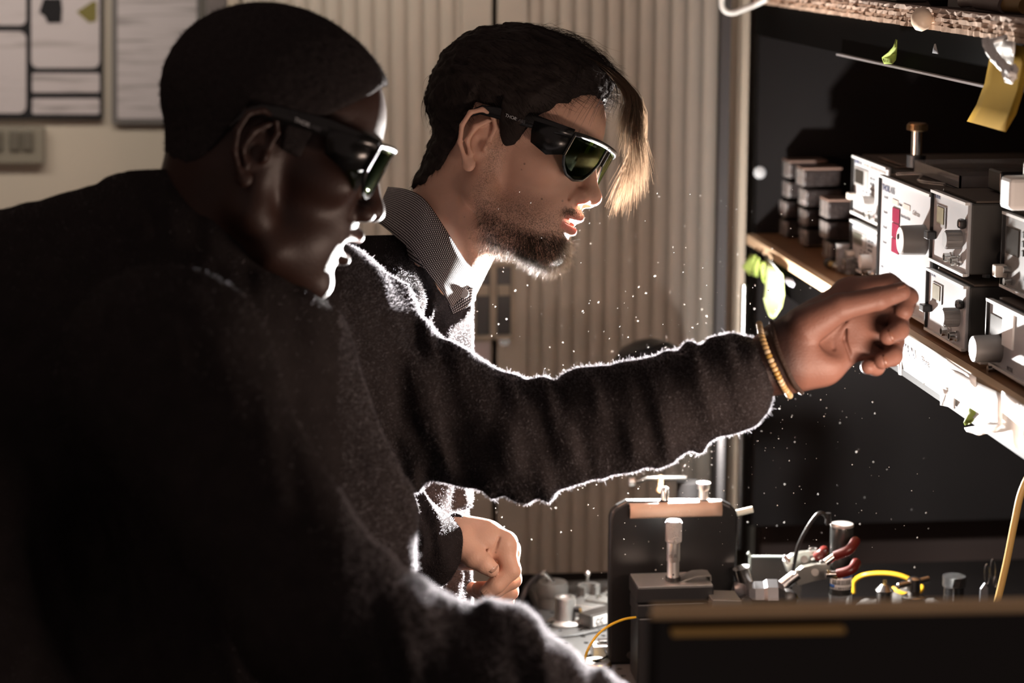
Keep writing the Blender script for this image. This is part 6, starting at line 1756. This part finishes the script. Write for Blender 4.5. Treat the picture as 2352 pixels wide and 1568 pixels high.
# fading hairline: short strands rooted along the lower edge of the hair
edge_ = np.abs(Vx[Qx[:, 0], 2] - np.interp(Vx[Qx[:, 0], 0], [a for a, b in hl2], [b for a, b in hl2])) < 9
fp, fnn = scatter(Wx, Qx, 1800, edge_.astype(float))
strands(fp, dn[None] * 0.9 + fnn * 0.25 + RNG.normal(size=fp.shape) * 0.25, RNG.uniform(0.004, 0.013, len(fp)), RNG.uniform(0.0001, 0.0002, len(fp)), 3, -fnn * 0.3, 'hairline_strands', HAIR2, p2)
# fringe falling past the forehead, far side
rf = np.random.default_rng(21)
def locks(n, starts, mids, ends, rad, name, m_, spread, parent):
    V, Qd = [], []
    base = 0; segs = 10
    for i in range(n):
        t = rf.random()
        def pick(L):
            k = t * (len(L) - 1); a = int(min(k, len(L) - 2)); f = k - a
            return np.array(L[a]) * (1 - f) + np.array(L[a + 1]) * f
        P0, P1, P2_ = pick(starts), pick(mids), pick(ends)
        j = rf.normal(size=3) * np.array([6, 6, 0.010]) * spread
        j2 = rf.normal(size=3) * np.array([9, 16, 0.010]) * spread
        ctrl = [P0, (P0 + P1) / 2 + j * 0.4 + np.array([6, -8, 0]), P1 + j, (P1 + P2_) / 2 + j * 0.8 + j2 * 0.4, P2_ + j + j2]
        pts = smoothpath([atD(*c) for c in ctrl], 3)
        m = MB(); r = rf.uniform(*rad)
        rs = [r * (1 - 0.8 * (q / (len(pts) - 1)) ** 2) for q in range(len(pts))]
        m.tube(pts, rs, 3, cap=False)
        V += m.v; Qd += [tuple(x + base for x in f) for f in m.f]; base += len(m.v)
    o = mesh_object(name, np.array(V), np.array(Qd), m_, parent); o['kind'] = 'stuff'
    return o
locks(950, [(1330, 120, 2.380), (1380, 140, 2.410), (1420, 165, 2.440), (1440, 190, 2.480)], [(1440, 215, 2.390), (1462, 235, 2.420), (1472, 270, 2.450), (1470, 300, 2.490)],
      [(1424, 300, 2.400), (1440, 350, 2.410), (1482, 380, 2.430), (1470, 430, 2.450), (1440, 460, 2.460), (1405, 475, 2.480)], (0.00018, 0.00034), 'fringe', HAIRL, 1.0, p2)
locks(46, [(1320, 150, 2.350), (1370, 150, 2.360), (1400, 180, 2.390)], [(1310, 200, 2.345), (1372, 215, 2.355), (1425, 230, 2.390)], [(1288, 246, 2.350), (1330, 268, 2.350), (1418, 270, 2.400)], (0.00015, 0.0003), 'forelock', HAIR2, 0.8, p2)
locks(160, [(1160, 95, 2.410), (1220, 75, 2.410), (1300, 90, 2.410), (1370, 130, 2.410)], [(1200, 66, 2.410), (1270, 64, 2.410), (1350, 98, 2.410), (1420, 165, 2.410)], [(1250, 68, 2.410), (1330, 90, 2.410), (1400, 140, 2.410), (1450, 205, 2.420)], (0.0001, 0.0002), 'crown_wisps', HAIR2, 1.0, p2)
locks(60, [(1010, 260, 2.440), (1000, 330, 2.440), (985, 380, 2.440)], [(1000, 330, 2.440), (988, 380, 2.440), (972, 420, 2.440)], [(992, 380, 2.440), (975, 415, 2.440), (958, 442, 2.430)], (0.0001, 0.0002), 'nape_wisps', HAIR2, 0.8, p2)

# beard and moustache
BEARD = bpy.data.materials.new('beard_hair'); BEARD.use_nodes = True
_n = BEARD.node_tree; _b = _n.nodes['Principled BSDF']; _b.inputs['Base Color'].default_value = (0.009, 0.006, 0.005, 1); _b.inputs['Roughness'].default_value = 0.45
_t = _n.nodes.new('ShaderNodeBsdfTranslucent'); _t.inputs[0].default_value = (0.3, 0.24, 0.19, 1); _m = _n.nodes.new('ShaderNodeMixShader'); _m.inputs[0].default_value = 0.35
_n.links.new(_b.outputs[0], _m.inputs[1]); _n.links.new(_t.outputs[0], _m.inputs[2]); _n.links.new(_m.outputs[0], _n.nodes['Material Output'].inputs[0])
fc = V2[Q2].mean(1); bw_, mw_ = beard_mask(fc)
dens = bw_ * (0.45 + 0.55 * np.clip((fc[:, 0] - 30) / 40, 0, 1))
fp, fnn = scatter(W2, Q2, 9500, dens + 1e-9)
lc = ((fp - CAM) @ np.stack([RIGHT, UP, FWD], 1) - pose2.C) @ pose2.Mi.T
ln = np.where(lc[:, 0] > 60, RNG.uniform(0.006, 0.017, len(fp)), RNG.uniform(0.003, 0.008, len(fp)))
strands(fp, fnn * 0.7 + dn * 0.75 + fw * 0.2 + RNG.normal(size=fp.shape) * 0.28, ln, RNG.uniform(0.00008, 0.00015, len(fp)), 2, 0.25, 'beard', BEARD, p2)
fp, fnn = scatter(W2, Q2, 900, mw_ + 1e-9)
strands(fp, fnn * 0.5 + dn * 0.8 + RNG.normal(size=fp.shape) * 0.3, RNG.uniform(0.002, 0.005, len(fp)), 0.00009, 2, 0.1, 'moustache', BEARD, p2)
st_ = stubble_mask(fc) * (1 - bw_)
fp, fnn = scatter(W2, Q2, 2600, st_ + 1e-9)
strands(fp, fnn + dn * 1.2 + RNG.normal(size=fp.shape) * 0.4, RNG.uniform(0.0008, 0.0026, len(fp)), 0.00007, 1, 0.0, 'stubble', BEARD, p2)
# eyebrow over the near lens
fp, fnn = scatter(W2, Q2, 500, (np.clip(1 - np.abs(fc[:, 2] - 41 + np.abs(np.abs(fc[:, 1]) - 32) * 0.1) / 4, 0, 1) * (fc[:, 0] > 60) * (np.abs(fc[:, 1]) > 12)) + 1e-9)
strands(fp, fnn * 0.4 - fw * 0.5 + RNG.normal(size=fp.shape) * 0.2, 0.006, 0.00012, 2, 0.1, 'eyebrow', HAIR2, p2)

# checked shirt collar
CHECK = bpy.data.materials.new('checked_cotton'); CHECK.use_nodes = True
_n = CHECK.node_tree; _b = _n.nodes['Principled BSDF']; _b.inputs['Roughness'].default_value = 0.85; _b.inputs['Specular IOR Level'].default_value = 0.1
_uv = _n.nodes.new('ShaderNodeAttribute'); _uv.attribute_name = 'weave'; _sp = _n.nodes.new('ShaderNodeSeparateXYZ'); _n.links.new(_uv.outputs['Vector'], _sp.inputs[0])
outs = []
for k in range(2):
    f = _n.nodes.new('ShaderNodeMath'); f.operation = 'FRACT'; _n.links.new(_sp.outputs[k], f.inputs[0])
    g = _n.nodes.new('ShaderNodeMath'); g.operation = 'GREATER_THAN'; g.inputs[1].default_value = 0.46; _n.links.new(f.outputs[0], g.inputs[0]); outs.append(g)
mu = _n.nodes.new('ShaderNodeMath'); mu.operation = 'MULTIPLY'; _n.links.new(outs[0].outputs[0], mu.inputs[0]); _n.links.new(outs[1].outputs[0], mu.inputs[1])
cx = _n.nodes.new('ShaderNodeMix'); cx.data_type = 'RGBA'; cx.inputs[6].default_value = (0.02, 0.016, 0.018, 1); cx.inputs[7].default_value = (0.82, 0.78, 0.78, 1)
_n.links.new(mu.outputs[0], cx.inputs[0]); _n.links.new(cx.outputs[2], _b.inputs['Base Color'])
def cloth_sheet(name, top, bot, parent, nt=28, nr=8, th=0.0012, bulge=0.004):
    T = smoothpath([atD(*p) for p in top], 8); B = smoothpath([atD(*p) for p in bot], 8)
    def samp(L, t):
        k = t * (len(L) - 1); a = int(min(k, len(L) - 2)); f = k - a; return L[a] * (1 - f) + L[a + 1] * f
    rows = []
    for j in range(nr):
        w = j / (nr - 1)
        rows.append([samp(T, t) * (1 - w) + samp(B, t) * w - FWD * bulge * math.sin(math.pi * w) for t in np.linspace(0, 1, nt)])
    mb = MB().sheet(rows, th)
    o = mb.build(name, CHECK, parent, smooth=True, auto=False)
    A = np.array(rows); du = np.linalg.norm(np.diff(A, axis=1), axis=2).mean(0); U = np.concatenate([[0], np.cumsum(du)]); dv = np.linalg.norm(np.diff(A, axis=0), axis=2).mean(1); Vv = np.concatenate([[0], np.cumsum(dv)])
    uv = np.array([[(U[i] / 0.0024, Vv[j] / 0.0024, 0) for i in range(nt)] for j in range(nr)]).reshape(-1, 3)
    uv = np.concatenate([uv, uv])[:len(o.data.vertices)]
    at_ = o.data.attributes.new('weave', 'FLOAT_VECTOR', 'POINT'); at_.data.foreach_set('vector', uv.ravel().astype(F32))
    return o
cl = cloth_sheet('collar', [(893, 430, 2.500), (935, 436, 2.435), (975, 458, 2.400), (1020, 524, 2.392), (1060, 588, 2.405), (1096, 643, 2.435)],
            [(862, 505, 2.500), (900, 535, 2.418), (945, 575, 2.378), (985, 630, 2.368), (1014, 668, 2.380), (1036, 704, 2.410)], p2)
cloth_sheet('collar_stand', [(900, 445, 2.500), (950, 450, 2.425), (1010, 520, 2.405), (1060, 590, 2.415), (1100, 630, 2.445), (1110, 640, 2.465)],
            [(905, 560, 2.500), (950, 600, 2.410), (1010, 640, 2.400), (1050, 680, 2.415), (1085, 668, 2.438), (1096, 662, 2.460)], p2, bulge=0.0)
cloth_sheet('collar_stand', [(893, 432, 2.500), (935, 445, 2.555), (1000, 520, 2.570), (1060, 590, 2.550), (1110, 636, 2.470)],
            [(880, 500, 2.510), (930, 560, 2.570), (985, 630, 2.580), (1060, 670, 2.550), (1100, 655, 2.470)], p2, bulge=-0.003)
pk = cloth_sheet('placket', [(1030, 702, 2.418), (1056, 676, 2.418), (1078, 660, 2.422), (1092, 668, 2.435)], [(1040, 722, 2.418), (1062, 712, 2.418), (1080, 700, 2.422), (1090, 690, 2.435)], p2, nt=10, nr=5, bulge=0.001)
bq = atD(1067, 674, 2.414)
MB().lathe(bq, -FWD, [(0.0042, 0), (0.0048, 0.0008), (0.0046, 0.0016), (0.0034, 0.0013), (0.0005, 0.0012)], 20).build('button', mat('shirt_button', (0.5, 0.48, 0.48), 0.3), p2, smooth=True)

# ------------------------------------------------------------------ dust in the beam
N = 2400
rd = np.random.default_rng(5)
uu = rd.uniform(1080, 2150, N); vv = rd.uniform(420, 1330, N); dd = rd.uniform(2.15, 2.75, N)
keep = rd.random(N) < np.exp(-(((uu - 1560) / 300) ** 2 + ((vv - 960) / 260) ** 2)) + 0.12
C = np.array([atD(a, b, c) for a, b, c in zip(uu[keep], vv[keep], dd[keep])]); n_ = len(C)
r = np.minimum(rd.lognormal(math.log(0.0005), 0.45, n_), 0.0011)
oct_ = np.array([(1, 0, 0), (-1, 0, 0), (0, 1, 0), (0, -1, 0), (0, 0, 1), (0, 0, -1)], float)
Vd = (C[:, None] + oct_[None] * r[:, None, None] * rd.uniform(0.6, 1.2, (n_, 6, 1))).reshape(-1, 3)
tri = np.array([(0, 2, 4), (2, 1, 4), (1, 3, 4), (3, 0, 4), (2, 0, 5), (1, 2, 5), (3, 1, 5), (0, 3, 5)])
Qd = (tri[None] + (np.arange(n_) * 6)[:, None, None]).reshape(-1, 3)
du = mesh_object('floating_dust', Vd, Qd, mat('dust', (0.5, 0.48, 0.45), 0.9), None)
tag(du, 'pale dust specks floating in the lamp beam above the bench', 'dust', None, 'stuff')
